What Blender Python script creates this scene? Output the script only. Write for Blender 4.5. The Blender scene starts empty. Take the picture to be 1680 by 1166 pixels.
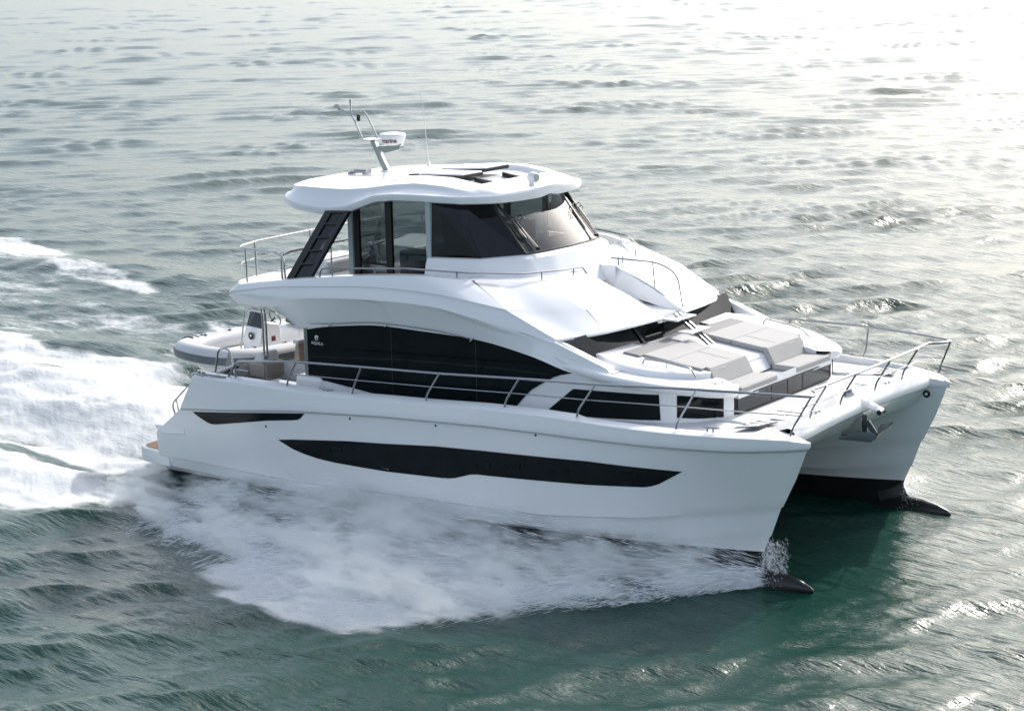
import bpy, bmesh, math, random
import numpy as np
from mathutils import Vector, Matrix
random.seed(7); rng = np.random.default_rng(11)
scene = bpy.context.scene
COL = scene.collection
R = math.radians

# ------------------------------------------------------------------ camera, sky, sun, exposure
cam = bpy.data.cameras.new('camera'); cam_o = bpy.data.objects.new('camera', cam); COL.objects.link(cam_o)
CAM = Vector((32.1666, -31.9528, 11.3222))
cr, cu, cw = (0.797851, 0.602474, -0.021410), (-0.109627, 0.179918, 0.977554), (-0.592803, 0.777595, -0.209595)
cam_o.matrix_world = Matrix(((cr[0], cu[0], -cw[0], CAM.x), (cr[1], cu[1], -cw[1], CAM.y), (cr[2], cu[2], -cw[2], CAM.z), (0, 0, 0, 1)))
cam.sensor_width = 36; cam.lens = 70.226; cam.clip_start = 0.5; cam.clip_end = 20000
scene.camera = cam_o

SUN_EL, SUN_DIR = R(35), (-0.05, 0.999)                 # plan direction towards the sun: off the port beam
world = bpy.data.worlds.new('World'); scene.world = world; world.use_nodes = True
wn = world.node_tree.nodes; wl = world.node_tree.links
sky = wn.new('ShaderNodeTexSky'); sky.sky_type = 'NISHITA'; sky.sun_disc = False
sky.sun_elevation = SUN_EL; sky.sun_rotation = math.atan2(SUN_DIR[0], SUN_DIR[1])
sky.air_density = 1.0; sky.dust_density = 3.2; sky.ozone_density = 1.5; sky.altitude = 0
wn['Background'].inputs['Strength'].default_value = 0.15
haze = wn.new('ShaderNodeHueSaturation'); haze.inputs['Saturation'].default_value = .62       # thin milky overcast
wl.new(sky.outputs[0], haze.inputs['Color']); wl.new(haze.outputs[0], wn['Background'].inputs[0])
sun = bpy.data.lights.new('sun', 'SUN'); sun.energy = 2.0; sun.angle = R(0.6); sun.color = (1.0, 0.96, 0.90)
sun_o = bpy.data.objects.new('sun', sun); COL.objects.link(sun_o)
sd = Vector((SUN_DIR[0] * math.cos(SUN_EL), SUN_DIR[1] * math.cos(SUN_EL), math.sin(SUN_EL))).normalized()
sun_o.rotation_euler = (-sd).to_track_quat('-Z', 'Y').to_euler(); sun_o.location = (0, 0, 60)
vs = scene.view_settings; vs.view_transform = 'Standard'; vs.look = 'None'; vs.gamma = 1.0; vs.exposure = .95
scene.cycles.use_denoising = True
scene.cycles.max_bounces = 10; scene.cycles.transparent_max_bounces = 16
scene.cycles.volume_bounces = 6; scene.cycles.volume_step_rate = 1.5
scene.cycles.sample_clamp_indirect = 6.0
scene.cycles.caustics_reflective = False; scene.cycles.caustics_refractive = False

# ------------------------------------------------------------------ materials
def mat(name, col=(.8, .8, .8), rough=.4, metal=0., coat=0., spec=.5, bump=None, vary=None, trans=0., ior=1.45):
    m = bpy.data.materials.new(name); m.use_nodes = True
    nt = m.node_tree; b = nt.nodes['Principled BSDF']
    b.inputs['Base Color'].default_value = (*col, 1); b.inputs['Roughness'].default_value = rough
    b.inputs['Metallic'].default_value = metal; b.inputs['Coat Weight'].default_value = coat
    b.inputs['Coat Roughness'].default_value = .08
    b.inputs['Specular IOR Level'].default_value = spec; b.inputs['IOR'].default_value = ior
    b.inputs['Transmission Weight'].default_value = trans
    tc = nt.nodes.new('ShaderNodeTexCoord')
    if vary:                                           # soft tonal mottling: (scale, amount)
        n = nt.nodes.new('ShaderNodeTexNoise'); n.inputs['Scale'].default_value = vary[0]; n.inputs['Detail'].default_value = 4
        nt.links.new(tc.outputs['Object'], n.inputs['Vector'])
        mx = nt.nodes.new('ShaderNodeMix'); mx.data_type = 'RGBA'
        mx.inputs[6].default_value = (*[c * (1 - vary[1]) for c in col], 1); mx.inputs[7].default_value = (*[min(1, c * (1 + vary[1])) for c in col], 1)
        nt.links.new(n.outputs['Fac'], mx.inputs[0]); nt.links.new(mx.outputs[2], b.inputs['Base Color'])
    if bump:                                           # (scale, strength, distance)
        n = nt.nodes.new('ShaderNodeTexNoise'); n.inputs['Scale'].default_value = bump[0]; n.inputs['Detail'].default_value = 3
        nt.links.new(tc.outputs['Object'], n.inputs['Vector'])
        bp = nt.nodes.new('ShaderNodeBump'); bp.inputs['Strength'].default_value = bump[1]; bp.inputs['Distance'].default_value = bump[2]
        nt.links.new(n.outputs['Fac'], bp.inputs['Height']); nt.links.new(bp.outputs[0], b.inputs['Normal'])
    return m

def glass_mat(name, tint, refl=.06):
    m = bpy.data.materials.new(name); m.use_nodes = True
    nt = m.node_tree; nt.nodes.clear()
    out = nt.nodes.new('ShaderNodeOutputMaterial'); tr = nt.nodes.new('ShaderNodeBsdfTransparent'); gl = nt.nodes.new('ShaderNodeBsdfGlossy')
    tr.inputs[0].default_value = (*tint, 1); gl.inputs['Roughness'].default_value = .02; gl.inputs[0].default_value = (.95, .97, 1, 1)
    fr = nt.nodes.new('ShaderNodeFresnel'); fr.inputs[0].default_value = 1.5
    mx = nt.nodes.new('ShaderNodeMixShader')
    nt.links.new(fr.outputs[0], mx.inputs[0]); nt.links.new(tr.outputs[0], mx.inputs[1]); nt.links.new(gl.outputs[0], mx.inputs[2])
    nt.links.new(mx.outputs[0], out.inputs[0])
    return m

M = {}
M['gel'] = mat('white_gelcoat', (.80, .805, .81), .22, coat=.5, vary=(.7, .02), bump=(1.3, .05, .02))
M['deck'] = mat('white_nonskid', (.66, .66, .655), .55, bump=(240, .25, .002), vary=(2, .03))
M['black'] = mat('black_glass', (.006, .009, .011), .05, spec=.16, vary=(1.6, .5), bump=(.8, .03, .02))
M['darkglass'] = mat('smoked_glass', (.02, .02, .021), .05, vary=(2.4, .6), bump=(1.0, .03, .01))
M['frame'] = mat('black_trim', (.012, .013, .014), .35)
M['anti'] = mat('black_antifouling', (.012, .013, .014), .32, bump=(18, .3, .01), vary=(5, .4))
M['steel'] = mat('polished_steel', (.33, .34, .35), .24, metal=1.)
M['alu'] = mat('grey_aluminium', (.42, .44, .44), .32, metal=.8)
M['cush'] = mat('grey_vinyl', (.36, .355, .345), .75, bump=(60, .25, .004), vary=(3, .06))
M['cushd'] = mat('dark_grey_vinyl', (.22, .22, .22), .75, bump=(60, .25, .004), vary=(3, .06))
M['beige'] = mat('beige_vinyl', (.42, .36, .30), .7, bump=(50, .25, .004), vary=(3, .08))
M['teak'] = mat('teak', (.45, .23, .11), .6, vary=(9, .25), bump=(30, .3, .004))
M['tube'] = mat('grey_hypalon', (.55, .56, .57), .5, bump=(90, .15, .002), vary=(4, .04))
M['strake'] = mat('dark_rubber', (.10, .12, .14), .5, vary=(6, .2))
M['white'] = mat('white_plastic', (.78, .78, .77), .35)
M['greygrp'] = mat('light_grey_frame', (.42, .50, .49), .35)
M['interior'] = mat('cabin_lining', (.10, .105, .105), .6, vary=(3, .3))
M['interiorl'] = mat('cabin_seat', (.30, .31, .32), .6, vary=(4, .15))
M['red'] = mat('dark_red_lettering', (.09, .006, .03), .4)
M['redl'] = mat('red_switch', (.12, .012, .01), .4)
M['fluke'] = mat('galvanised_dark', (.10, .12, .13), .45, metal=.4)
M['grn'] = mat('green_lens', (.02, .45, .30), .1, coat=.5)
M['lett'] = mat('silver_lettering', (.75, .76, .76), .35)
M['glass_side'] = glass_mat('tinted_glass_dark', (.05, .068, .085))
M['glass_door'] = glass_mat('tinted_glass_door', (.42, .46, .47))
M['glass_ws'] = glass_mat('tinted_windscreen', (.78, .80, .79))
M['glass_clear'] = glass_mat('smoked_perspex', (.25, .27, .28))
M['mesh'] = mat('smoked_panel', (.028, .036, .036), .10, vary=(3, .4))

# ------------------------------------------------------------------ mesh helpers
class MB:
    def __init__(s): s.v = []; s.f = []
    def add(s, vs, fs):
        o = len(s.v); s.v += [tuple(map(float, p)) for p in vs]; s.f += [tuple(i + o for i in f) for f in fs]; return s
    def loft(s, rows, closed=False, cap0=False, cap1=False):
        n = len(rows[0]); vs = [p for r in rows for p in r]; fs = []
        for i in range(len(rows) - 1):
            for j in range(n if closed else n - 1):
                k = (j + 1) % n; fs.append((i * n + j, i * n + k, (i + 1) * n + k, (i + 1) * n + j))
        if cap0: fs.append(tuple(range(n))[::-1])
        if cap1: fs.append(tuple((len(rows) - 1) * n + j for j in range(n)))
        return s.add(vs, fs)
    def tube(s, pts, r, k=8, cap=True):
        P = [Vector(p) for p in pts]; rows = []; up = None
        for i, p in enumerate(P):
            t = (P[min(i + 1, len(P) - 1)] - P[max(i - 1, 0)]).normalized()
            if up is None: up = Vector((0, 0, 1)) if abs(t.z) < .9 else Vector((1, 0, 0))
            a = t.cross(up).normalized(); b = a.cross(t).normalized(); up = b
            rr = r[i] if isinstance(r, (list, tuple)) else r
            rows.append([p + rr * (math.cos(2 * math.pi * j / k) * a + math.sin(2 * math.pi * j / k) * b) for j in range(k)])
        return s.loft(rows, True, cap, cap)
    def box(s, lo, hi):
        x0, y0, z0 = lo; x1, y1, z1 = hi
        return s.add([(x0, y0, z0), (x1, y0, z0), (x1, y1, z0), (x0, y1, z0), (x0, y0, z1), (x1, y0, z1), (x1, y1, z1), (x0, y1, z1)],
                     [(3, 2, 1, 0), (4, 5, 6, 7), (0, 1, 5, 4), (1, 2, 6, 5), (2, 3, 7, 6), (3, 0, 4, 7)])
    def prism(s, poly, off):
        n = len(poly); o = Vector(off); vs = [Vector(p) for p in poly]; vs += [p + o for p in vs]
        return s.add(vs, [tuple(range(n))[::-1], tuple(range(n, 2 * n))] + [(i, (i + 1) % n, n + (i + 1) % n, n + i) for i in range(n)])
    def lathe(s, prof, c=(0, 0, 0), k=20, axis='z'):
        rows = []
        for r, h in prof:
            row = []
            for j in range(k):
                a = 2 * math.pi * j / k; q = (r * math.cos(a), r * math.sin(a), h)
                if axis == 'x': q = (q[2], q[0], q[1])
                if axis == 'y': q = (q[1], q[2], q[0])
                row.append((q[0] + c[0], q[1] + c[1], q[2] + c[2]))
            rows.append(row)
        return s.loft(rows, True, True, True)
    def xf(s, m): s.v = [tuple(m @ Vector(p)) for p in s.v]; return s
    def mirrored(s):
        n = len(s.v); s.f += [tuple(i + n for i in f)[::-1] for f in s.f]; s.v += [(x, -y, z) for x, y, z in s.v]; return s

def obj(name, mb, m, parent=None, bevel=0, sharp=35, sub=0, seg=2, flip=False):
    me = bpy.data.meshes.new(name); me.from_pydata(mb.v, [], mb.f)
    bm = bmesh.new(); bm.from_mesh(me); bmesh.ops.remove_doubles(bm, verts=bm.verts, dist=1e-5)
    bmesh.ops.recalc_face_normals(bm, faces=bm.faces); bm.to_mesh(me); bm.free()
    me.materials.append(M[m] if isinstance(m, str) else m)
    me.polygons.foreach_set('use_smooth', [True] * len(me.polygons)); me.set_sharp_from_angle(angle=R(sharp))
    o = bpy.data.objects.new(name, me); COL.objects.link(o)
    if parent is not None:
        o.parent = parent
        if parent.parent is None: o.matrix_parent_inverse = Matrix.Translation(-parent.location)
    if sub:
        s_ = o.modifiers.new('sub', 'SUBSURF'); s_.levels = s_.render_levels = sub
    if bevel:
        b = o.modifiers.new('bevel', 'BEVEL'); b.width = bevel; b.segments = seg; b.limit_method = 'ANGLE'; b.angle_limit = R(30); b.harden_normals = True
    return o
def pair(name, mb, m, parent, **k):                   # the same part on the starboard and the port side
    a = obj(name, mb, m, parent, **k); w = MB(); w.v = [(x, -y, z) for x, y, z in mb.v]; w.f = list(mb.f); return a, obj(name, w, m, parent, **k)
def thing(name, label, cat, loc, group=None):
    o = bpy.data.objects.new(name, None); COL.objects.link(o); o.location = loc; o.empty_display_size = .5
    o['label'] = label; o['category'] = cat
    if group: o['group'] = group
    return o
def interp(t, x):
    return float(np.interp(x, [p[0] for p in t], [p[1] for p in t]))
def smooth(pts, n):                                    # Catmull-Rom through the points, n samples evenly along it
    P = [np.array(p, float) for p in pts]; P = [2 * P[0] - P[1]] + P + [2 * P[-1] - P[-2]]; out = []
    for i in range(1, len(P) - 2):
        for t in np.linspace(0, 1, 24, endpoint=False):
            a, b, c, d = P[i - 1:i + 3]
            out.append(.5 * (2 * b + (c - a) * t + (2 * a - 5 * b + 4 * c - d) * t * t + (3 * b - a - 3 * c + d) * t ** 3))
    out.append(P[-2]); return resample(out, n)
def resample(pts, n):
    Q = np.array([tuple(p) for p in pts], float); d = np.r_[0, np.cumsum(np.linalg.norm(np.diff(Q, axis=0), axis=1))]
    t = np.linspace(0, d[-1], n); return [tuple(np.interp(t, d, Q[:, k]) for k in range(3)) for t in t]
def rounded(pts, r, n=6):                              # polyline with its corners rounded
    P = [Vector(p) for p in pts]; out = [P[0]]
    for a, b, c in zip(P, P[1:], P[2:]):
        rr = min(r, (b - a).length * .45, (c - b).length * .45); p = b + (a - b).normalized() * rr; q = b + (c - b).normalized() * rr
        for i in range(n + 1):
            t = i / n; out.append((1 - t) ** 2 * p + 2 * t * (1 - t) * b + t * t * q)
    out.append(P[-1]); return out
def plate(poly, fn, thick, step=.35):
    """polygon in (s, z) laid on a surface: fn(s, z) -> (point, outward normal); a thin plate standing proud of it"""
    bm = bmesh.new(); f = bm.faces.new([bm.verts.new((s, 0, z)) for s, z in poly])
    s0, s1 = min(p[0] for p in poly), max(p[0] for p in poly)
    k = int((s1 - s0) / step)
    for i in range(1, k + 1):
        bmesh.ops.bisect_plane(bm, geom=bm.verts[:] + bm.edges[:] + bm.faces[:], plane_co=(s0 + (s1 - s0) * i / (k + 1), 0, 0), plane_no=(1, 0, 0))
    bm.verts.ensure_lookup_table(); vi = {v: i for i, v in enumerate(bm.verts)}
    mb = MB(); n = len(bm.verts); front = []; back = []
    for v in bm.verts:
        p, nn = fn(v.co.x, v.co.z); p = Vector(p); nn = Vector(nn); front.append(p + nn * thick); back.append(p - nn * .01)
    fs = [tuple(vi[v] for v in f.verts) for f in bm.faces]
    rim = [(vi[e.verts[0]], vi[e.verts[1]]) for e in bm.edges if len(e.link_faces) == 1]
    mb.add(front + back, fs + [(a, b, b + n, a + n) for a, b in rim]); bm.free(); return mb

# ================================================================== THE YACHT
YL = Vector((8, 0, 0))
Y = thing('power_catamaran', 'large white twin hulled motor yacht with black windows speeding across the green sea', 'catamaran', YL)

# ---- hull sides, built from level curves
ZG = [(0, 2.30), (2.4, 2.36), (3.5, 2.38), (5.5, 2.40), (6.5, 2.43), (7.67, 2.50), (8.65, 2.55), (10.1, 2.65), (11.35, 2.69), (13.8, 2.68), (15.4, 2.70), (15.9, 2.69), (16.3, 2.62)]
ZR = [(0, 1.5), (2.06, 1.65), (3.5, 1.80), (5.2, 2.01), (7.65, 2.21), (10.1, 2.35), (11.34, 2.39), (13.35, 2.42), (15, 2.46), (16.3, 2.54)]
ZM = [(0, .9), (1.1, 1.0), (5, 1.28), (10, 1.6), (15.95, 1.95)]
ZC = [(0, .44), (5, .45), (8.3, .62), (11.2, .74), (13.2, .96), (15.7, 1.40)]
ZB = [(0, .2), (5, .2), (8, .3), (11, .45), (14, .65), (15.45, .84)]
ZP = [(0, .1), (5, .14), (8, .24), (11, .40), (14, .50), (15.35, .55)]
ZW = [(0, -.1), (16, .05)]
ZK = [(0, -.6), (13, -.55), (16, -.35)]
def taper(s, p, q): s = min(max(s, 0), 1); return max(0., 1 - s ** p) ** q
# name: (z table, aft x, stem x, outer half width, taper p, q, inner half width)
LV = [('k', ZK, 1.5, 15.2, .06, 2, 1, .06), ('w', ZW, 1.3, 15.22, .66, 2, 1, .62), ('p', ZP, 1.1, 15.34, .72, 2.1, 1, .70), ('b', ZB, 1.0, 15.46, .80, 2.2, .95, .78),
      ('b2', ZB, 1.0, 15.49, .83, 2.2, .95, .81), ('c', ZC, 1.08, 15.68, .90, 2.5, .88, .86), ('c2', ZC, 1.08, 15.72, .94, 2.5, .88, .89), ('m', ZM, 1.14, 15.97, 1.04, 2.9, .8, .93),
      ('r', ZR, 2.02, 16.19, 1.10, 3.5, .75, .96), ('r2', ZR, 2.03, 16.235, 1.145, 3.5, .75, .99), ('r3', ZR, 2.05, 16.25, 1.15, 3.5, .75, .99), ('g', ZG, 2.42, 16.24, 1.11, 3.6, .74, .95)]
DZ = {'b2': .025, 'c2': .03, 'r2': .004, 'r3': .05}
XH = 9.0
def lv_y(L, x, side):
    n, zt, xa, xs, wo, p, q, wi = L
    s = (x - XH) / (xs - XH)
    return wo * taper(s, p, q) if side < 0 else wi * taper(s, 2.3, .9)
def lv_row(L, side, N=70):
    n, zt, xa, xs, wo, p, q, wi = L; out = []
    for i in range(N):
        u = i / (N - 1); u = 1 - (1 - u) ** 1.6; x = xa + (xs - xa) * u
        out.append((x, -2.74 + side * lv_y(L, x, side), interp(zt, x) + DZ.get(n, 0)))
    return out
def hull_pt(x, z):                                     # outer surface of the starboard hull
    pts = []
    for L in LV:
        if x <= L[3]: pts.append((interp(L[1], x) + DZ.get(L[0], 0), -2.74 - lv_y(L, x, -1)))
    pts.sort(); y = float(np.interp(z, [p[0] for p in pts], [p[1] for p in pts])); return y
def hull_fn(x, z):
    y = hull_pt(x, z); dx = (hull_pt(x + .05, z) - hull_pt(x - .05, z)) / .1
    n = Vector((dx, -1, 0)).normalized(); return (x, y, z), n
def make_hull(sgn):
    mb = MB()
    def fine(names, side, k):                          # rows between levels subdivided
        rows = []; Ls = [L for L in LV if L[0] in names]
        for a, b in zip(Ls, Ls[1:]):
            ra, rb = lv_row(a, side), lv_row(b, side); kk = k if abs(ra[30][2] - rb[30][2]) > .12 else 1
            for i in range(kk): rows.append([tuple(np.array(p) * (1 - i / kk) + np.array(q) * i / kk) for p, q in zip(ra, rb)])
        rows.append(lv_row(Ls[-1], side)); return rows
    up = ['p', 'b', 'b2', 'c', 'c2', 'm', 'r', 'r2', 'r3', 'g']
    mb.loft(fine(up, -1, 4)); mb.loft(fine(up, 1, 4))
    # gunwale cap: rolls inboard and drops to the deck; closes over the nose
    g = lv_row(LV[-1], -1); c1 = []; c2 = []; c3 = []
    for x, y, z in g:
        w = min(1, max(0, (16.26 - x) / .75)); w = w ** .8
        drop = .30 if x < 5.6 else .17
        cz = 1.0 if x < 12 else .45; c1.append((x - .03 * (1 - w), y + .05 * w + .02, z + .055 * cz * (.5 + .5 * w))); c2.append((x - .12 * (1 - w), y + .20 * w + .02, z + .07 * cz * w + .015))
        c3.append((x - .2 * (1 - w), y + .235 * w + .02, z - drop * w))
    mb.loft([g, c1, c2, c3])
    gi = lv_row(LV[-1], 1); keep = [p for p in gi if p[0] > 15.2]; m_ = len(keep)
    inn = []
    for x, y, z in keep:
        w = min(1, max(0, (16.26 - x) / .75)); inn.append((x - .15 * (1 - w), y - .1 * w - .01, z + .03 * w + .015))
    mb.loft([keep, inn]); mb.loft([inn, c2[-m_:]])
    # transom of this hull
    mb.loft([[(p[0][0], p[0][1], p[0][2]) for p in fine(up, -1, 4)], [(p[0][0], p[0][1], p[0][2]) for p in fine(up, 1, 4)]])
    if sgn > 0: mb.v = [(x, -y, z) for x, y, z in mb.v]
    h = obj('hull', mb, 'gel', Y, sharp=28)
    kb = MB(); lo = ['k', 'w', 'p']; kb.loft(fine(lo, -1, 3)); kb.loft(fine(lo, 1, 3))
    bulb = [(13.2, -2.74, -.28, .20), (14.2, -2.74, -.22, .26), (15.0, -2.74, -.12, .30), (15.42, -2.74, -.04, .28), (15.75, -2.74, .0, .22), (16.05, -2.74, .02, .14), (16.25, -2.74, .015, .07), (16.33, -2.74, .01, .02)]
    rows = [[(x, y + .8 * r * math.cos(t), z + r * math.sin(t) * (1.0 if math.sin(t) < 0 else 1.05)) for t in np.linspace(0, 2 * math.pi, 18, endpoint=False)] for x, y, z, r in bulb]
    kb.loft(rows, True, True, True)
    # fairing from the stem down onto the bulb
    st = [(15.30, .56, .02), (15.33, .42, .03), (15.40, .28, .06), (15.55, .18, .08), (15.80, .14, .06)]
    kb.loft([[(x - .5, -2.74 - w - .1, z - .2), (x - .04, -2.74 - w * .8, z - .03), (x, -2.74, z), (x - .04, -2.74 + w * .8, z - .03), (x - .5, -2.74 + w + .1, z - .2)] for x, z, w in st])
    if sgn > 0: kb.v = [(x, -y, z) for x, y, z in kb.v]
    k = obj('keel', kb, 'anti', h, sharp=50); k['label'] = 'black antifouled underside with pointed bulb'
    sg = -1 if sgn < 0 else 1
    def side(mb):
        if sgn > 0: mb.v = [(x, -y, z) for x, y, z in mb.v]
        return mb
    LW = [(4.72, 1.325), (5.11, 1.385), (6.58, 1.56), (7.56, 1.645), (8.85, 1.775), (10.03, 1.85), (11.28, 1.915), (12.25, 1.965), (13.35, 1.975), (14.12, 1.985), (13.95, 1.88), (13.66, 1.70), (13.5, 1.635), (13.35, 1.60), (12.24, 1.505), (11.27, 1.445), (10.01, 1.365), (9.80, 1.355), (9.62, 1.325), (9.25, 1.20), (9.05, 1.16), (8.90, 1.15), (7.53, 1.07), (6.88, 1.06), (6.2, 1.055), (5.75, 1.075), (5.4, 1.12), (5.09, 1.185)]
    w = obj('hull_window', side(plate(LW, hull_fn, .008, .25)), 'black', h, sharp=40)
    for (px, pz, pw) in [(9.95, 1.56, .34), (10.62, 1.63, .36), (11.68, 1.68, .36), (13.12, 1.79, .30), (6.27, 1.32, .3)]:
        ring = [(px + pw / 2 * math.copysign(abs(math.cos(t)) ** .6, math.cos(t)), pz + .075 * math.copysign(abs(math.sin(t)) ** .6, math.sin(t)) + .06 * pw * math.cos(t)) for t in np.linspace(0, 2 * math.pi, 28)]
        pb = MB().tube([Vector(hull_fn(a, b)[0]) + hull_fn(a, b)[1] * .012 for a, b in ring], .014, 6)
        obj('porthole', side(pb), 'black', w)
    VW = [(2.34, 1.605), (2.45, 1.54), (2.75, 1.42), (2.86, 1.405), (2.99, 1.415), (3.6, 1.53), (4.5, 1.70), (5.2, 1.80), (5.34, 1.83), (5.42, 1.88), (5.53, 1.985), (4.5, 1.86), (3.5, 1.735)]
    obj('air_intake', side(plate(VW, hull_fn, .008, .25)), 'black', h, sharp=40)
    for (px, pz) in [(4.42, 1.57), (6.73, 2.04), (8.89, 2.19), (11.22, 2.32)]:
        p, n = hull_fn(px, pz); obj('drain_fitting', side(MB().lathe([(.0, -.01), (.022, -.01), (.022, .015), (.0, .015)], p, 10, 'y')), 'frame', h)
    rr = [(x, y + .012, z - .016) for x, y, z in lv_row([L for L in LV if L[0] == 'r2'][0], -1)][:-1]
    obj('rubbing_rail', side(MB().tube(rr, .013, 6)), 'alu', h)
    # inner bow emblem
    if sgn > 0:
        eb = MB(); eb.lathe([(0, -.0), (.075, -.0), (.075, .03), (0, .03)], (15.93, 2.38, 2.43), 20, 'y'); obj('thruster_cap', eb, 'frame', h)
        eb = MB(); eb.lathe([(0, -.012), (.028, -.012), (.028, .0), (0, .0)], (15.93, 2.38, 2.43), 14, 'y'); obj('thruster_cap_centre', eb, 'lett', h)
    # stern: step wing, swim platform
    sb = MB()
    prof = [(1.10, 1.16), (1.70, 1.20), (2.05, 1.30), (2.02, 1.05), (1.35, .98), (1.16, 1.07)]
    sb.prism([(x, -3.80, z) for x, z in prof], (0, 1.9, 0)); obj('stern_step', side(sb), 'gel', h, bevel=.03)
    pb = MB(); out = [(.28, -3.35), (.34, -3.52), (.55, -3.60), (1.35, -3.66), (1.35, -1.85), (.36, -1.9), (.28, -2.0)]
    pb.prism([(x, y, .22) for x, y in out], (0, 0, .31)); pl = obj('swim_platform', side(pb), 'gel', h, bevel=.03)
    tb = MB(); t_in = [(.36, -3.35), (.42, -3.46), (.6, -3.53), (1.3, -3.58), (1.3, -1.95), (.42, -1.97), (.36, -2.05)]
    tb.prism([(x, y, .531) for x, y in t_in], (0, 0, .012)); obj('teak_deck', side(tb), 'teak', pl)
    # dark trim strip and small rail down the slanted stern corner
    rb = MB().tube(rounded([(1.62, -3.62, 1.30), (1.50, -3.62, 1.62), (2.02, -3.66, 2.05), (2.40, -3.68, 2.36)], .12), .018)
    rb.tube([(1.72, -3.62, 1.38), (1.64, -3.62, 1.72)], .013); obj('stern_handrail', side(rb), 'steel', h)
    return h
hull_s = make_hull(-1); hull_p = make_hull(1)

# ---- bridge deck between the hulls, decks
DZT = [(4.0, 2.12), (5.6, 2.16), (7, 2.26), (9.5, 2.40), (11, 2.50), (13, 2.58), (14.2, 2.62), (15.5, 2.70), (16.3, 2.72)]
mb = MB(); rows = []
for x in np.linspace(4.6, 15.62, 50):
    yo = 2.74 + lv_y(LV[-1], x, -1) - .235; z = interp(DZT, x)
    rows.append([(x, y, z + .03 * (1 - (y / yo) ** 2)) for y in np.linspace(-yo, yo, 15)])
mb.loft(rows)
obj('main_deck', mb, 'deck', Y)
mb = MB(); ys = np.linspace(-2.62, 2.62, 21)
prof = [(15.0, 2.69), (15.60, 2.735), (15.78, 2.80), (15.86, 2.79), (15.93, 2.70), (15.965, 2.60), (15.95, 2.55), (15.93, 2.54), (15.90, 2.50), (15.72, 2.22), (15.3, 1.98), (14.4, 1.72), (13, 1.5), (11, 1.35), (2.2, 1.25)]
def bow_off(y): return -.10 * (1 - (abs(y) / 2.62) ** 2) - .05 * max(0, abs(y) - 2.3) / .3
mb.loft([[(x + (bow_off(y) if x > 14.5 else 0), y, z + (.03 * (1 - (y / 2.62) ** 2) if x > 15 else 0)) for y in ys] for x, z in prof])
obj('bridge_deck', mb, 'gel', Y, sharp=40)
# cockpit and transom block aft
mb = MB(); mb.box((2.3, -1.9, 1.0), (2.75, 1.9, 1.72)); mb.box((2.3, -2.9, .9), (5.0, 2.9, 1.62)); obj('cockpit_floor', mb, 'deck', Y, bevel=.03)
mb = MB(); mb.box((.35, -1.75, .52), (2.6, 1.75, .68)); obj('tender_platform', mb, 'gel', Y, bevel=.04)
# starboard quarter locker, steps and mooring fairlead
mb = MB(); mb.box((3.55, -3.30, 1.6), (4.75, -2.55, 2.22)); mb.box((3.1, -3.2, 1.6), (3.55, -2.6, 2.02)); lk = obj('cockpit_locker', mb, 'gel', Y, bevel=.05)
mb = MB()
for i in range(3): mb.lathe([(0, 0), (.035, 0), (.03, .06), (.05, .10), (.0, .12)], (3.62 + i * .10, -3.28, 2.20), 10)
obj('winch_button', mb, 'frame', lk)
mb = MB(); mb.box((4.55, -3.06, 1.6), (5.3, -2.2, 2.52)); obj('salon_corner', mb, 'gel', Y, bevel=.10, seg=4)
mb = MB(); mb.prism([(2.33, -3.79, 2.335), (3.0, -3.83, 2.36), (2.75, -3.86, 2.30), (2.25, -3.83, 2.22)], (0, .25, .02)); fl = obj('quarter_pad', mb, 'white', Y, bevel=.01)
mb = MB(); mb.lathe([(0, 0), (.06, 0), (.05, .03), (.035, .06), (.055, .13), (0, .14)], (2.52, -3.74, 2.36), 12); mb.lathe([(0, 0), (.06, 0), (.05, .03), (.035, .06), (.055, .13), (0, .14)], (2.66, -3.78, 2.36), 12)
obj('fairlead', mb, 'steel', fl)
mb = MB(); mb.tube(smooth([(2.15, -3.6, 2.28), (2.3, -3.74, 2.40), (2.6, -3.80, 2.44), (3.3, -3.78, 2.45)], 14), .02); obj('rubbing_strip', mb, 'steel', fl)
mb = MB(); mb.prism([(2.55, -3.3, 2.25), (3.15, -3.45, 2.3), (3.3, -3.4, 2.62), (3.22, -3.38, 2.62)], (0, .05, 0)); gt = obj('gate_panel', mb, 'frame', Y)
mb = MB(); mb.tube([(2.45, -3.34, 2.32), (3.32, -3.44, 2.66)], .028, 6); obj('gate_trim', mb, 'white', gt)
mb = MB(); mb.tube(rounded([(2.75, -3.55, 2.3), (2.85, -3.5, 2.95), (3.2, -3.5, 2.97), (3.42, -3.6, 2.3)], .22, 8), .02); obj('gate_hoop', mb, 'steel', Y)
mb = MB(); mb.prism([(2.75, -3.3, 2.35), (2.95, -3.3, 2.86), (3.12, -3.3, 2.35)], (0, .04, 0)); obj('gate_gusset', mb, 'cush', Y)
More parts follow.
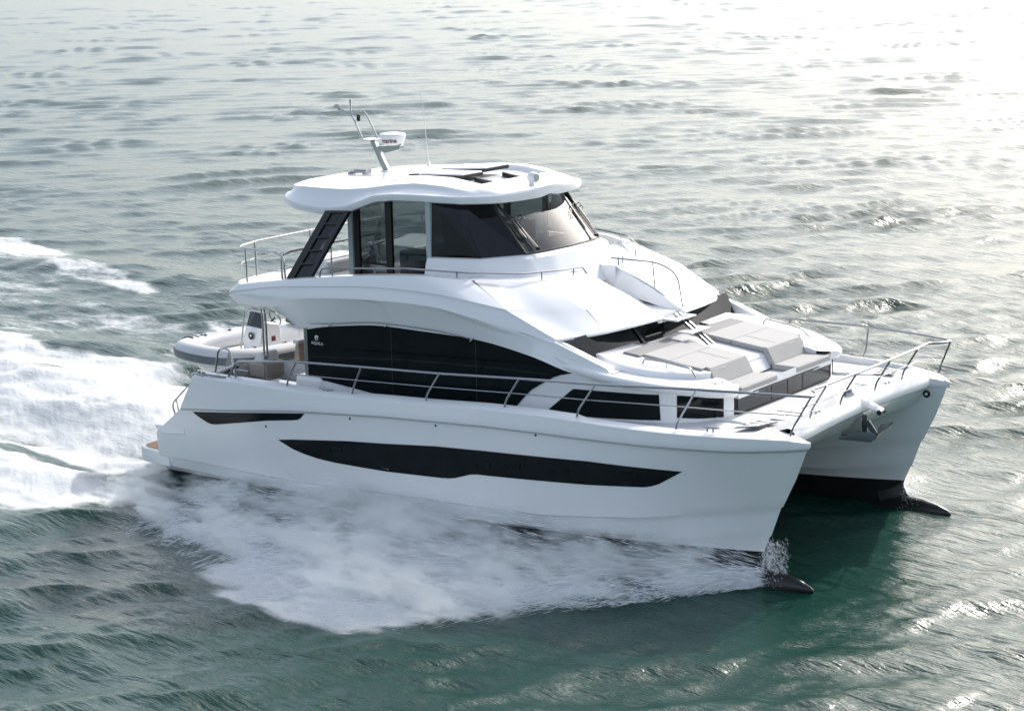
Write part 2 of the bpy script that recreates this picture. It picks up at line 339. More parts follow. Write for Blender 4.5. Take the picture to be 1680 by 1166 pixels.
# cockpit seats seen under the overhang
mb = MB(); mb.box((2.55, -2.35, 2.10), (3.05, -1.75, 2.42)); obj('seat_cushion', mb, 'beige', Y, bevel=.05, seg=3)
mb = MB(); mb.prism([(2.60, -2.3, 2.42), (2.82, -2.3, 2.66), (2.92, -2.3, 2.62), (2.95, -2.3, 2.42)], (0, .5, 0)); obj('seat_back', mb, 'white', Y, bevel=.05)
mb = MB(); mb.prism([(3.05, -1.5, 2.28), (3.12, -1.5, 2.72), (3.22, -1.5, 2.72), (3.25, -1.5, 2.28)], (0, 3.0, 0)); obj('sofa_back', mb, 'beige', Y, bevel=.04)
mb = MB(); mb.box((3.10, -1.55, 2.72), (3.26, 1.55, 2.80)); obj('sofa_rail', mb, 'white', Y, bevel=.03)
mb = MB(); mb.box((3.25, -1.6, 1.62), (4.1, 1.6, 2.12)); obj('sofa_base', mb, 'beige', Y, bevel=.05)
mb = MB(); mb.box((3.0, -2.6, 1.62), (3.9, -1.7, 2.0)); obj('cockpit_seat', mb, 'beige', Y, bevel=.04)

# ---- salon body with long black side windows and raked front
mb = MB(); sal = [(4.9, -2.98), (11.4, -2.98), (12.2, -2.94), (12.9, -2.86), (13.4, -2.73), (13.85, -2.42), (14.08, -2.08), (14.19, -1.79), (14.22, -1.0), (14.24, 0)]
def topz(x): return interp([(4.9, 3.80), (10.3, 3.72), (11.0, 3.62), (11.55, 3.42), (12.2, 3.33), (14.3, 3.14)], x)
sal_full = sal + [(x, -y) for x, y in sal[-2::-1]]
so = resample([(x, y, 0) for x, y in sal_full], 160)
lv0, lv1, lv2, lv3 = [[(x, y, z if z else (interp(DZT, x) - .08 if k == 0 else topz(x))) for x, y, _ in so] for k, z in ((0, 0), (1, 2.66), (2, 2.98), (3, 0))]
lv1 = [(x, y, z if x > 14 else interp(DZT, x)) for x, y, z in lv1]; lv2 = [(x, y, z if x > 14 else topz(x) - .1) for x, y, z in lv2]
mb.loft([lv0, lv1]); mb.loft([lv2, lv3])
run = []
for k, (p, q) in enumerate(zip(lv1, lv2)):
    if p[0] > 14.1 and abs(p[1]) < 1.68:
        if len(run) > 1: mb.loft([[r_[0] for r_ in run], [r_[1] for r_ in run]])
        run = []
    else: run.append((p, q))
mb.loft([[r_[0] for r_ in run], [r_[1] for r_ in run]])
salon = obj('deckhouse', mb, 'gel', Y, sharp=30)
ss = np.array([(x, y) for x, y, _ in resample([(x, y, 0) for x, y in sal_full], 400)]); sarc = np.r_[0, np.cumsum(np.linalg.norm(np.diff(ss, axis=0), axis=1))]
def sal_fn(s, z):
    x = np.interp(s, sarc, ss[:, 0]); y = np.interp(s, sarc, ss[:, 1]); x2 = np.interp(s + .03, sarc, ss[:, 0]); y2 = np.interp(s + .03, sarc, ss[:, 1])
    return (x, y, z), Vector((y2 - y, -(x2 - x), 0)).normalized()
def s_of(x, y): return float(sarc[np.argmin((ss[:, 0] - x) ** 2 + (ss[:, 1] - y) ** 2)])
LSIDE = sarc[-1]
def both_sides(name, poly, m, parent, thick=.012, step=.3, **k):
    res = []
    for sg in (-1, 1):
        p = plate(poly, sal_fn, thick, step)
        if sg > 0: p.v = [(x, -y, z) for x, y, z in p.v]
        res.append(obj(name, p, m, parent, sharp=40, **k))
    return res
X0 = 4.9                                               # s = x - 4.9 along the straight side
SW = [(4.91, 3.47), (4.91, 2.48), (5.3, 2.465), (5.9, 2.42), (6.6, 2.36), (6.95, 2.345), (7.6, 2.35), (9.49, 2.455), (10.12, 2.505), (10.3, 2.70), (10.52, 2.91), (10.80, 3.08), (11.05, 3.22), (11.2, 3.275), (11.46, 3.34), (11.2, 3.42), (10.9, 3.50), (10.51, 3.585), (9.9, 3.68), (9.32, 3.735), (8.6, 3.77), (7.89, 3.78), (6.77, 3.77), (5.7, 3.65)]
SWs = [(x - X0, z) for x, z in SW]
sw = both_sides('salon_window', SWs, 'black', salon, .02)
for w_, sg in zip(sw, (-1, 1)):
    mb = MB()
    for x, z0, z1 in [(7.14, 2.36, 3.76), (9.24, 2.46, 3.72)]: mb.box((x - .012, sg * 3.004 - .003, z0), (x + .012, sg * 3.004 + .003, z1))
    mb.prism([(4.95, sg * 3.004, 2.93), (7.4, sg * 3.004, 3.14), (9.5, sg * 3.004, 3.24), (10.95, sg * 3.004, 3.265), (10.95, sg * 3.004, 3.25), (9.5, sg * 3.004, 3.225), (7.4, sg * 3.004, 3.125), (4.95, sg * 3.004, 2.915)], (0, -.004 * -sg, 0))
    obj('glazing_seam', mb, 'darkglass', w_)
mb = MB(); mb.box((4.80, -3.0, 2.45), (4.90, -2.94, 3.60)); pair('salon_post', mb, 'steel', salon, bevel=.015)
# lettering and swirl on the after end of the window
def text(body, size, name, m, parent, mw, ext=.002, sp=1.0):
    cu_ = bpy.data.curves.new(name, 'FONT'); cu_.body = body; cu_.size = size; cu_.extrude = ext; cu_.space_character = sp; cu_.align_x = 'CENTER'
    t = bpy.data.objects.new(name, cu_); COL.objects.link(t); dg = bpy.context.evaluated_depsgraph_get()
    me = bpy.data.meshes.new_from_object(t.evaluated_get(dg)); bpy.data.objects.remove(t)
    mb = MB(); mb.v = [tuple(mw @ v.co) for v in me.vertices]; mb.f = [tuple(p.vertices) for p in me.polygons]
    return obj(name, mb, m, parent)
side_m = Matrix(((1, 0, 0, 5.17), (0, 0, -1, -3.004), (0, 1, 0, 3.19), (0, 0, 0, 1)))
text('AQUILA', .085, 'lettering', 'lett', sw[0], side_m, sp=1.08)
mb = MB(); mb.tube([(5.17 + r * math.cos(t), -3.006, 3.33 + r * math.sin(t)) for t, r in zip(np.linspace(.3, 5.6, 22), np.linspace(.046, .042, 22))], [.005 + .007 * math.sin(i / 21 * math.pi) for i in range(22)], 6)
mb.tube([(5.15 + .045 * u, -3.006, 3.335 + .025 * math.sin(u * 4)) for u in np.linspace(0, 1.1, 8)], [.012, .013, .013, .012, .01, .008, .006, .003], 6); obj('emblem', mb, 'lett', sw[0])
# trunk windows
sA = X0
both_sides('trunk_window', [(10.80 - X0, 2.50), (11.12 - X0, 2.76), (11.47 - X0, 3.045), (12.2 - X0, 3.075), (13.22 - X0, 3.11), (13.25 - X0, 2.645), (12.2 - X0, 2.58)], 'black', salon, .012, .2)
a, b = s_of(13.52, -2.67), s_of(14.10, -2.03)
both_sides('trunk_window', [(a, 2.70), (a, 3.105), ((a + b) / 2, 3.10), (b, 3.075), (b, 2.665)], 'black', salon, .012, .1)
a, b = s_of(14.19, -1.72), s_of(14.19, 1.72)
fw = obj('front_window', plate([(a, 2.655), (a, 2.985), (b, 2.985), (b, 2.655)], sal_fn, .012, .3), 'glass_door', salon)
mb = MB().box((12.4, -1.7, 2.50), (14.15, 1.7, 2.60)); mb.box((12.9, -1.7, 2.60), (13.0, 1.7, 3.02)); obj('cabin_lining', mb, 'interior', salon)
obj('cabin_seat', MB().box((13.5, .55, 2.6), (13.9, 1.5, 2.86)), 'interiorl', salon, bevel=.03)
mb = MB().box((13.35, -1.5, 2.60), (13.9, -.45, 2.80)); obj('cabin_seat', mb, 'interiorl', salon, bevel=.03)
mb = MB().box((13.7, -.38, 2.60), (13.74, .12, 2.98)); obj('cabin_partition', mb, 'white', salon)
for yy in (-.58, .05, .62):
    s_ = s_of(14.23, yy); obj('mullion', plate([(s_ - .03, 2.665), (s_ - .03, 2.975), (s_ + .03, 2.975), (s_ + .03, 2.665)], sal_fn, .018, .3), 'frame', fw)
for zz in (2.655, 2.97):
    obj('window_rim', plate([(a, zz), (a, zz + .025), (b, zz + .025), (b, zz)], sal_fn, .020, .2), 'frame', fw)

# ---- foredeck lounge: pod tops, ledges, sunpads, seats
def padz(x): return 3.42 - .103 * (x - 12.1)
pod = [(11.0, -2.98), (11.6, -3.02), (12.35, -3.05), (12.99, -2.92), (13.41, -2.76), (13.85, -2.50), (14.13, -2.30), (14.27, -2.08), (14.29, -1.88), (14.22, -1.74)]
po = smooth([(x, y, 0) for x, y in pod], 40)
rows = []
for (ins, dz) in [(.05, -.16), (.0, -.11), (-.005, -.05), (.03, -.01), (.10, .0)]:
    rows.append([(x - ins * (.6 if x > 14 else .1), y + ins, padz(x) + dz) for x, y, _ in po])
inner = [(x if x < 13.9 else 13.85 + (x - 13.9) * .4, -1.60, padz(x) + .0) for x, y, _ in po]; rows.append(inner)
rows.append([(x, y, z - .35) for x, y, z in inner])
mb = MB().loft(rows); pair('side_pod', mb, 'gel', salon, sharp=50)
led = smooth([(11.5, -2.35, 0), (12.1, -2.58, 0), (12.73, -2.52, 0), (13.21, -2.25, 0), (13.5, -1.98, 0), (13.63, -1.72, 0)], 30)
mb = MB().loft([[(x, y, padz(x) - .01) for x, y, _ in led], [(x, y + .015, padz(x) + .09) for x, y, _ in led], [(x - .02, y + .05, padz(x) + .115) for x, y, _ in led], [(x, -1.2, padz(x) + .115) for x, y, _ in led]])
pair('sunpad_ledge', mb, 'gel', salon, sharp=40)
mb = MB()
for x0, x1, z in [(11.3, 13.5, 0)]: mb.add([(x0, -1.5, padz(x0) + .08), (x1, -1.5, padz(x1) + .06), (x1, 1.5, padz(x1) + .06), (x0, 1.5, padz(x0) + .08)], [(0, 1, 2, 3)])
mb.add([(10.9, -2.9, padz(10.9) + .012), (12.3, -2.9, padz(12.3) + .012), (12.3, 2.9, padz(12.3) + .012), (10.9, 2.9, padz(10.9) + .012)], [(0, 1, 2, 3)])
mb.add([(13.5, -.45, padz(13.5) + .06), (13.68, -.45, 3.06), (13.68, .45, 3.06), (13.5, .45, padz(13.5) + .06)], [(0, 1, 2, 3)])
mb.box((13.45, -1.74, 2.95), (14.23, 1.74, 3.03))
mb.box((13.45, -1.74, 2.95), (13.55, 1.74, 3.30))
obj('lounge_base', mb, 'gel', salon, sharp=30)
for sg in (-1, 1):
    def Q(mb):
        if sg > 0: mb.v = [(x, -y, z) for x, y, z in mb.v]
        return mb
    def slab(x0, x1, y0, y1, h0, h1):
        n = 6; return MB().add([(x0, y0, padz(x0) + h0), (x1, y0, padz(x1) + h0), (x1, y1, padz(x1) + h0), (x0, y1, padz(x0) + h0), (x0, y0, padz(x0) + h1), (x1, y0, padz(x1) + h1), (x1, y1, padz(x1) + h1), (x0, y1, padz(x0) + h1)],
                               [(3, 2, 1, 0), (4, 5, 6, 7), (0, 1, 5, 4), (1, 2, 6, 5), (2, 3, 7, 6), (3, 0, 4, 7)])
    mb = slab(12.24, 12.80, -1.83, -.36, .075, .165); pad = obj('sunpad', Q(mb), 'cush', salon, bevel=.018, seg=3)
    for (x0, x1, y0, y1) in [(12.81, 13.50, -1.83, -.86), (12.81, 13.50, -.855, -.36)]: obj('cushion', Q(slab(x0, x1, y0, y1, .075, .165)), 'cush', pad, bevel=.014, seg=3)
    obj('headrest', Q(slab(11.86, 12.23, -1.95 if sg < 0 else -1.9, -.40, .07, .155)), 'cushd', pad, bevel=.05, seg=4)
    mb = slab(12.2, 13.5, -1.835, -.355, .03, .08); obj('pad_skirt', Q(mb), 'cushd', pad, bevel=.01)
    mb = MB().prism([(13.48, -1.70, 3.445), (13.58, -1.70, 3.44), (13.76, -1.70, 3.13), (13.62, -1.70, 3.10), (13.50, -1.70, 3.30)], (0, 1.33, 0)); obj('seat_back', Q(mb), 'cush', salon, bevel=.03, seg=3)
    mb = MB().box((13.70, -1.66, 3.03), (14.25, -.36, 3.14)); obj('seat_cushion', Q(mb), 'cush', salon, bevel=.03, seg=3)
    mb = MB().tube(rounded([(12.46, -2.18, padz(12.46) + .1), (12.52, -2.20, padz(12.5) + .20), (13.15, -2.08, padz(13.1) + .22), (13.42, -2.06, padz(13.4) + .2), (13.56, -2.1, padz(13.5) + .05)], .08), .016)
    mb.tube([(12.95, -2.12, padz(12.9) + .1), (12.95, -2.12, padz(12.9) + .21)], .011); obj('grab_rail', Q(mb), 'steel', salon)
    for (x, y) in [(13.87, -1.95), (13.92, -1.76)]: obj('cup_holder', Q(MB().lathe([(0, 0), (.035, 0), (.035, .006), (0, .006)], (x, y, padz(x) + .003), 12)), 'alu', salon)
    q = [(11.67, -2.02), (11.70, -1.62), (12.03, -1.58), (12.02, -1.99)]
    hb = MB(); 
    for i in range(4): hb.tube([(*q[i], padz(q[i][0]) + .03), (*q[(i + 1) % 4], padz(q[(i + 1) % 4][0]) + .03)], .012, 6)
    hh = obj('deck_hatch', Q(hb), 'frame', salon); obj('hatch_lid', Q(MB().prism([(x, y, padz(x) + .015) for x, y in q], (0, 0, .012))), 'white', hh)
# folding steps from the flybridge passage
mb = MB()
st = []
for (cx, cz) in [(11.90, 3.93), (12.22, 3.72)]:
    s_ = MB().add([(cx - .18, -.36, cz), (cx + .16, -.36, cz), (cx + .16, .36, cz), (cx - .18, .36, cz), (cx - .15, -.33, cz - .04), (cx + .12, -.33, cz - .04), (cx + .12, .33, cz - .04), (cx - .15, .33, cz - .04)],
                  [(0, 1, 2, 3), (7, 6, 5, 4), (0, 4, 5, 1), (1, 5, 6, 2), (2, 6, 7, 3), (3, 7, 4, 0)]); st.append(s_)
mb.prism([(11.75, -.06, 3.98), (11.83, -.06, 4.0), (12.62, -.06, 3.46), (12.52, -.06, 3.46)], (0, .02, 0)); mb.prism([(11.75, .08, 3.98), (11.83, .08, 4.0), (12.62, .08, 3.46), (12.52, .08, 3.46)], (0, .02, 0))
lad = obj('boarding_steps', mb, 'steel', Y)
for s_ in st: obj('tread', s_, 'white', lad, bevel=.012)

# ---- flybridge moulding: sculpted side fascia, front hood, passage
T = [(3.21, -3.15, 4.27), (4.59, -3.2, 4.49), (5.75, -3.2, 4.65), (6.72, -3.2, 4.76), (7.61, -3.15, 4.83), (8.16, -3.05, 4.84), (8.82, -2.8, 4.80), (9.0, -2.7, 4.78)]
U = [(3.02, -3.2, 4.11), (4.27, -3.3, 4.33), (5.85, -3.32, 4.49), (6.81, -3.32, 4.57), (7.72, -3.3, 4.59), (8.62, -3.25, 4.56), (9.31, -3.18, 4.49), (10.0, -3.0, 4.37)]
L1 = [(2.93, -3.2, 4.04), (4.29, -3.33, 4.08), (5.55, -3.36, 4.23), (7.07, -3.36, 4.33), (8.35, -3.34, 4.34), (9.05, -3.3, 4.26), (9.69, -3.2, 4.13), (10.4, -3.04, 3.98), (11.02, -2.86, 3.89)]
L2 = [(3.11, -3.15, 3.86), (4.26, -3.28, 3.92), (5.52, -3.3, 4.11), (7.0, -3.3, 4.26), (7.69, -3.28, 4.22), (9.04, -3.2, 4.13), (9.78, -3.12, 3.98), (10.52, -3.02, 3.87), (11.06, -2.9, 3.83), (12.15, -2.84, 3.47)]
A = [(3.20, -3.1, 3.82), (4.22, -3.12, 3.78), (4.82, -3.11, 3.53), (5.74, -3.09, 3.64), (6.81, -3.09, 3.765), (7.93, -3.09, 3.775), (9.36, -3.08, 3.745), (10.54, -3.06, 3.575), (11.46, -3.0, 3.345), (12.25, -3.0, 3.38)]
N = 64
rT, rU, rL1, rL2, rA = [smooth(r, N) for r in (T, U, L1, L2, A)]
mid1 = [tuple(.5 * (np.array(p) + np.array(q)) + np.array((0, -.012, 0))) for p, q in zip(rT, rU)]
rU2 = [(x, y + .03, z - .012) for x, y, z in rU]
mid2 = [tuple(.5 * (np.array(p) + np.array(q)) + np.array((0, -.02, 0))) for p, q in zip(rU2, rL1)]
rL1b = [(x, y + .05, z - .012) for x, y, z in rL1[:-1]] + [rL1[-1]]
mb = MB(); mb.loft([rT, mid1, rU, rU2, mid2, rL1, rL2, rA, [(x, y + .16, z - .005) for x, y, z in rA]])
# thickness of the coaming behind the top edge and its inner face down to the floor
Ti = [(x + (.0 if x < 8.5 else -.05), y + .16, z + .012) for x, y, z in rT]; mb.loft([rT, Ti, [(x, y + .04, min(4.40, z - .03)) for x, y, z in Ti]])
# front: lavender diagonal facet and bright top facet of each hood
P1, B_, C_, D_, F_ = (9.95, -1.62, 4.70), (11.02, -2.86, 3.89), (11.50, -1.95, 3.93), (10.08, -.48, 4.69), (11.76, -.36, 3.965)
def lerp(p, q, t): return tuple(np.array(p) * (1 - t) + np.array(q) * t)
n2 = 14
Uend = rU[-1]
topE = smooth([rT[-1], (9.30, -2.42, 4.745), (9.62, -2.05, 4.715), P1], n2); midE = smooth([Uend, (10.28, -2.55, 4.31), (10.62, -2.15, 4.29), (10.90, -1.72, 4.27)], n2); botE = smooth([B_, (11.15, -2.62, 3.895), (11.33, -2.28, 3.91), C_], n2)
midE2 = [(x + .015, y - .012, z - .02) for x, y, z in midE]
mb.loft([topE, midE, midE2, botE])
mb.loft([[rT[-1], Uend, rL1[-1]], [topE[0], midE[0], botE[0]]])
tE = smooth([P1, (10.05, -1.0, 4.70), D_], n2); mE = smooth([midE[-1], (11.0, -1.1, 4.33), (10.98, -.42, 4.335)], n2); bE = smooth([C_, (11.66, -1.2, 3.95), F_], n2)
crown = lambda r, d: [(x, y, z + d * math.sin(i / (n2 - 1) * math.pi)) for i, (x, y, z) in enumerate(r)]
mb.loft([tE, [lerp(p, q, .5) for p, q in zip(crown(tE, .02), crown(mE, .03))], crown(mE, .03), [lerp(p, q, .5) for p, q in zip(crown(mE, .03), crown(bE, .01))], bE])
edge = botE + bE[1:]; e2 = [(x + .012, y - .004, z - .035) for x, y, z in edge]; e3 = [(x - .10, y + .04, z - .075) for x, y, z in edge]; e4 = [(x - 1.3, y * .9, z - .12) for x, y, z in edge]
mb.loft([edge, e2, e3, e4])
# passage wall
pw_t = [lerp(D_, (10.98, -.42, 4.335), t) for t in np.linspace(0, 1, 5)] + [lerp((10.98, -.42, 4.335), F_, t) for t in np.linspace(.2, 1, 5)]
mb.loft([pw_t, [(x, y + .03, min(z - .06, interp([(10, 4.22), (11.3, 3.98), (11.9, 3.82)], x))) for x, y, z in pw_t]])
mb.loft([tE, [(x - .25, y, z + .0) for x, y, z in tE], [(x - .28, y, z - .4) for x, y, z in tE]]); mb.loft([topE, [(x - .15, y + .18, z + .005) for x, y, z in topE], [(x - .18, y + .2, z - .4) for x, y, z in topE]])
mb.mirrored()
mb.add([(9.2, -.52, 4.25), (10.5, -.52, 4.20), (10.5, .52, 4.20), (9.2, .52, 4.25)], [(0, 1, 2, 3)])
mb.add([(10.5, -.52, 4.20), (10.8, -.5, 4.02), (10.8, .5, 4.02), (10.5, .52, 4.20)], [(0, 1, 2, 3)]); mb.add([(10.8, -.5, 4.02), (11.62, -.42, 3.98), (11.62, .42, 3.98), (10.8, .5, 4.02)], [(0, 1, 2, 3)])
mb.add([(11.62, -.42, 3.98), (11.66, -.42, 3.84), (11.66, .42, 3.84), (11.62, .42, 3.98)], [(0, 1, 2, 3)])
for sg in (-1, 1):
    mb.add([(9.1, sg * .50, 4.24), (10.1, sg * .50, 4.20), (10.1, sg * .48, 4.70), (9.1, sg * .50, 4.70)], [(0, 1, 2, 3)])
    mb.add([(8.6, sg * .50, 4.66), (10.05, sg * .49, 4.68), (9.90, sg * 1.62, 4.685), (9.55, sg * 2.15, 4.70), (9.0, sg * 2.6, 4.74), (8.6, sg * 2.7, 4.74)], [(0, 1, 2, 3, 4, 5)])
fly = obj('flybridge', mb, 'gel', Y, sharp=22)
# aft end and floor
mb = MB(); aft_t = smooth([(3.21, -3.15, 4.27), (2.72, -2.6, 4.24), (2.52, -1.6, 4.22), (2.46, 0, 4.21), (2.52, 1.6, 4.22), (2.72, 2.6, 4.24), (3.21, 3.15, 4.27)], 40)
aft_m = smooth([(2.93, -3.2, 4.05), (2.48, -2.6, 4.04), (2.28, -1.6, 4.03), (2.22, 0, 4.03), (2.28, 1.6, 4.03), (2.48, 2.6, 4.04), (2.93, 3.2, 4.05)], 40)
aft_b = [(x + .3, y * .97, z - .21) for x, y, z in aft_m]
mb.loft([[(x + .12, y * .97, z - .02) for x, y, z in aft_t], aft_t, aft_m, aft_b, [(5.0, y * .9, 3.70) for x, y, z in aft_b], [(11.0, y * .85, 3.80) for x, y, z in aft_b]])
fl_ = [(x + .1, y * .97, z) for x, y, z in aft_t]; mb.loft([fl_, [(9.6, y * .8, 4.42) for x, y, z in fl_]])
obj('flybridge_floor', mb, 'deck', fly, sharp=25)
mb = MB().tube(smooth([(5.1, -3.13, 3.64), (5.74, -3.13, 3.70), (6.81, -3.13, 3.83), (7.93, -3.13, 3.84), (8.6, -3.13, 3.82), (9.25, -3.12, 3.76)], 30), .012, 6)
for x, z in [(5.66, 3.64), (7.14, 3.78), (9.24, 3.72)]: mb.tube([(x + .05, -3.13, z + .06), (x - .03, -3.14, z + .0)], .014, 6)
obj('awning_track', mb, 'steel', fly)
mb = MB().loft([[(11.30, y, 3.92) for y in np.linspace(-2.7, 2.7, 20)], [(11.60 + .12 * (1 - (y / 2.6) ** 2), y * .96, padz(11.6) + .0) for y in np.linspace(-2.7, 2.7, 20)]])
sws = obj('salon_windscreen', mb, 'black', salon)
for yy in (-.9, .9): obj('mullion', MB().prism([(11.32, yy - .035, 3.92), (11.32, yy + .035, 3.92), (11.74, yy + .035, 3.46), (11.74, yy - .035, 3.46)], (.012, 0, .01)), 'frame', sws)
mb = MB().prism([(11.0, -2.93, 3.87), (12.17, -2.88, 3.47), (12.26, -2.95, 3.36), (11.4, -2.97, 3.30), (10.7, -2.97, 3.60)], (0, .22, 0)); pair('front_pillar', mb, 'gel', salon, bevel=.02)

# ---- enclosed helm on the flybridge
H0 = [(5.25, -1.95), (7.32, -1.95), (8.42, -1.72), (9.15, -1.25), (9.30, -.7), (9.36, 0)]
H1 = [(5.30, -1.95), (7.32, -1.90), (7.75, -1.62), (8.22, -1.20), (8.36, -.7), (8.42, 0)]
def full(h): return h + [(x, -y) for x, y in h[-2::-1]]
def zb(x): return interp([(5.2, 4.96), (7.3, 5.0), (8.5, 5.03), (9.4, 5.12)], x)
mb = MB()                                              # base coaming under the glass
b0 = [p for p in full(H0) if p[0] > 7.3]
def off(p, d): v = Vector((p[0] - 7.6, p[1], 0)); v = v.normalized(); return (p[0] + v.x * d, p[1] + v.y * d)
rows = [[(x - .12, y * .93, zb(x) + .0) for x, y in b0], [(*p, zb(p[0])) for p in b0]]
rows.append([(*off(p, .07), zb(p[0]) - .02) for p in b0]); rows.append([(*off(p, .17 if p[0] > 9 else .10), zb(p[0]) - .07) for p in b0]); rows.append([(*off(p, .20 if p[0] > 9 else .12), zb(p[0]) - .12) for p in b0])
rows.append([(*off(p, .55 if p[0] > 9 else .22), 4.40) for p in b0])
def dens(row): return resample(row, 60)
mb.loft([dens(r) for r in rows]); hb = obj('helm_coaming', mb, 'gel', fly, sharp=28)
def pane(name, quad, m, parent, nx=1):
    mb = MB(); a, b, c, d = [Vector(q) for q in quad]; n = (b - a).cross(d - a).normalized() * .012
    mb.add([a, b, c, d, a + n, b + n, c + n, d + n], [(0, 1, 2, 3), (7, 6, 5, 4), (0, 4, 5, 1), (1, 5, 6, 2), (2, 6, 7, 3), (3, 7, 4, 0)]); return obj(name, mb, m, parent)
ZT = 6.10
for sg in (-1, 1):
    s = lambda p: (p[0], p[1] * -sg, p[2])
    pane('side_window', [s(q) for q in [(7.36, -1.945, 5.01), (8.42, -1.72, 5.03), (7.75, -1.62, ZT), (7.36, -1.89, ZT)]], 'glass_side', fly)
    pane('side_window', [s(q) for q in [(8.42, -1.72, 5.035), (9.14, -1.26, 5.10), (8.21, -1.21, ZT), (7.75, -1.62, ZT)]], 'glass_side', fly)
    pane('door_glass', [s(q) for q in [(5.42, -1.95, 4.42), (6.25, -1.95, 4.42), (6.25, -1.92, ZT), (5.45, -1.93, ZT)]], 'glass_door', fly)
    pane('door_glass', [s(q) for q in [(6.30, -1.95, 4.42), (7.26, -1.95, 4.42), (7.26, -1.91, ZT), (6.30, -1.92, ZT)]], 'glass_door', fly)
    mb = MB()
    for x, w in [(5.42, .14), (6.28, .16)]: mb.box((x - w / 2, -1.985, 4.40), (x + w / 2, -1.91, 6.08))
    mb.box((5.35, -1.98, 4.40), (7.28, -1.92, 4.50)); mb.box((5.4, -1.97, 4.72), (6.3, -1.92, 4.77))
    if sg > 0: mb.v = [(x, -y, z) for x, y, z in mb.v]
    obj('door_frame', mb, 'frame', fly, bevel=.01)
    for bx in (((5.20, -1.99, 4.36), (5.31, -1.90, 6.05)), ((7.25, -1.985, 4.40), (7.36, -1.89, 6.10))):
        mb = MB().box(*bx)
        if sg > 0: mb.v = [(x, -y, z) for x, y, z in mb.v]
        obj('helm_post', mb, 'greygrp', fly, bevel=.01)
mb = MB().loft([[(*p, z) for p, z in zip(full(H0)[3:-3], [5.10, 5.115, 5.12, 5.115, 5.10])], [(*p, ZT) for p in full(H1)[3:-3]]])
n = len(mb.v); mb.v += [(x - .012, y, z) for x, y, z in mb.v]; mb.f += [tuple(i + n for i in f)[::-1] for f in mb.f]
ws = obj('windscreen', mb, 'glass_ws', fly, sharp=60)
mb = MB(); fh = full(H0)[3:-3]
mb.tube([(x + .015, y, z) for (x, y), z in zip(fh, [5.10, 5.115, 5.12, 5.115, 5.10])], .018, 6)
for sg in (-1, 1): mb.tube([(9.16, 1.25 * sg, 5.10), (8.23, 1.20 * sg, ZT)], .028, 6)
obj('windscreen_frame', mb, 'frame', ws)
for y0 in (-.98, 1.0):                                # pantograph wipers parked upright near each edge
    mb = MB(); t = lambda u, y, o=.05: (9.25 - 1.0 * u + .02 + o * .7, y, 5.12 + .98 * u + o * .5)
    sg = -1 if y0 < 0 else 1
    mb.tube([t(.03, y0), t(.55, y0 + .04 * sg)], .016, 6); mb.tube([t(.03, y0 - .07), t(.62, y0 - .02)], .012, 6)
    mb.tube([t(.25, y0 + .10 * sg, .035), t(.97, y0 + .16 * sg, .035)], .018, 6); mb.tube([t(.3, y0 + .14 * sg, .03), t(.9, y0 + .19 * sg, .03)], .010, 6)
    mb.tube([t(.55, y0 + .04 * sg), t(.6, y0 + .12 * sg, .04)], .014, 6); mb.tube([t(.62, y0 - .02), t(.66, y0 + .1 * sg, .04)], .014, 6)
    mb.lathe([(0, 0), (.045, 0), (.045, .06), (0, .06)], t(.02, y0 - .03), 10)
    obj('wiper', mb, 'frame', ws)
    mb = MB()
    for du in (.52, .58): mb.tube([(t(du, y0 + .02)[0] + .09 + .05 * math.cos(a), t(du, y0)[1] + .05 * math.sin(a), t(du, y0)[2] + .05 + .05 * math.sin(a)) for a in np.linspace(0, 5.2, 12)], .008, 5)
    obj('wiper_hose', mb, 'frame', ws)
# inside: helm console, seats, wheel, lockers
mb = MB(); mb.prism([(7.9, -1.2, 4.4), (9.0, -1.2, 4.4), (9.05, -1.2, 5.05), (8.5, -1.2, 5.18), (7.9, -1.2, 4.95)], (0, 2.6, 0)); obj('helm_console', mb, 'interior', fly, bevel=.03)
for y0 in (-.75, .35):
    mb = MB(); mb.box((6.75, y0, 4.85), (7.3, y0 + .55, 5.0)); mb.box((6.90, y0 + .2, 4.4), (7.1, y0 + .35, 4.85)); mb.prism([(6.70, y0, 4.98), (6.85, y0, 4.98), (6.72, y0, 5.62), (6.60, y0, 5.60)], (0, .55, 0)); obj('helm_seat', mb, 'interiorl', fly, bevel=.04, seg=3)
mb = MB().tube([(7.72 + .1 * math.cos(t), -.48 + .2 * math.sin(t), 5.12 + .2 * math.cos(t)) for t in np.linspace(0, 2 * math.pi, 20)], .016, 6); mb.tube([(7.72, -.48, 5.12), (7.95, -.48, 5.0)], .02, 6); obj('steering_wheel', mb, 'frame', fly)
mb = MB(); mb.box((5.5, .7, 4.4), (7.2, 1.75, 4.86)); mb.box((5.5, 1.5, 4.86), (7.2, 1.75, 5.3)); obj('helm_sofa', mb, 'interiorl', fly, bevel=.04)
mb = MB(); mb.box((6.35, -1.75, 4.40), (7.25, -1.35, 5.02)); obj('galley_locker', mb, 'interior', fly, bevel=.02)

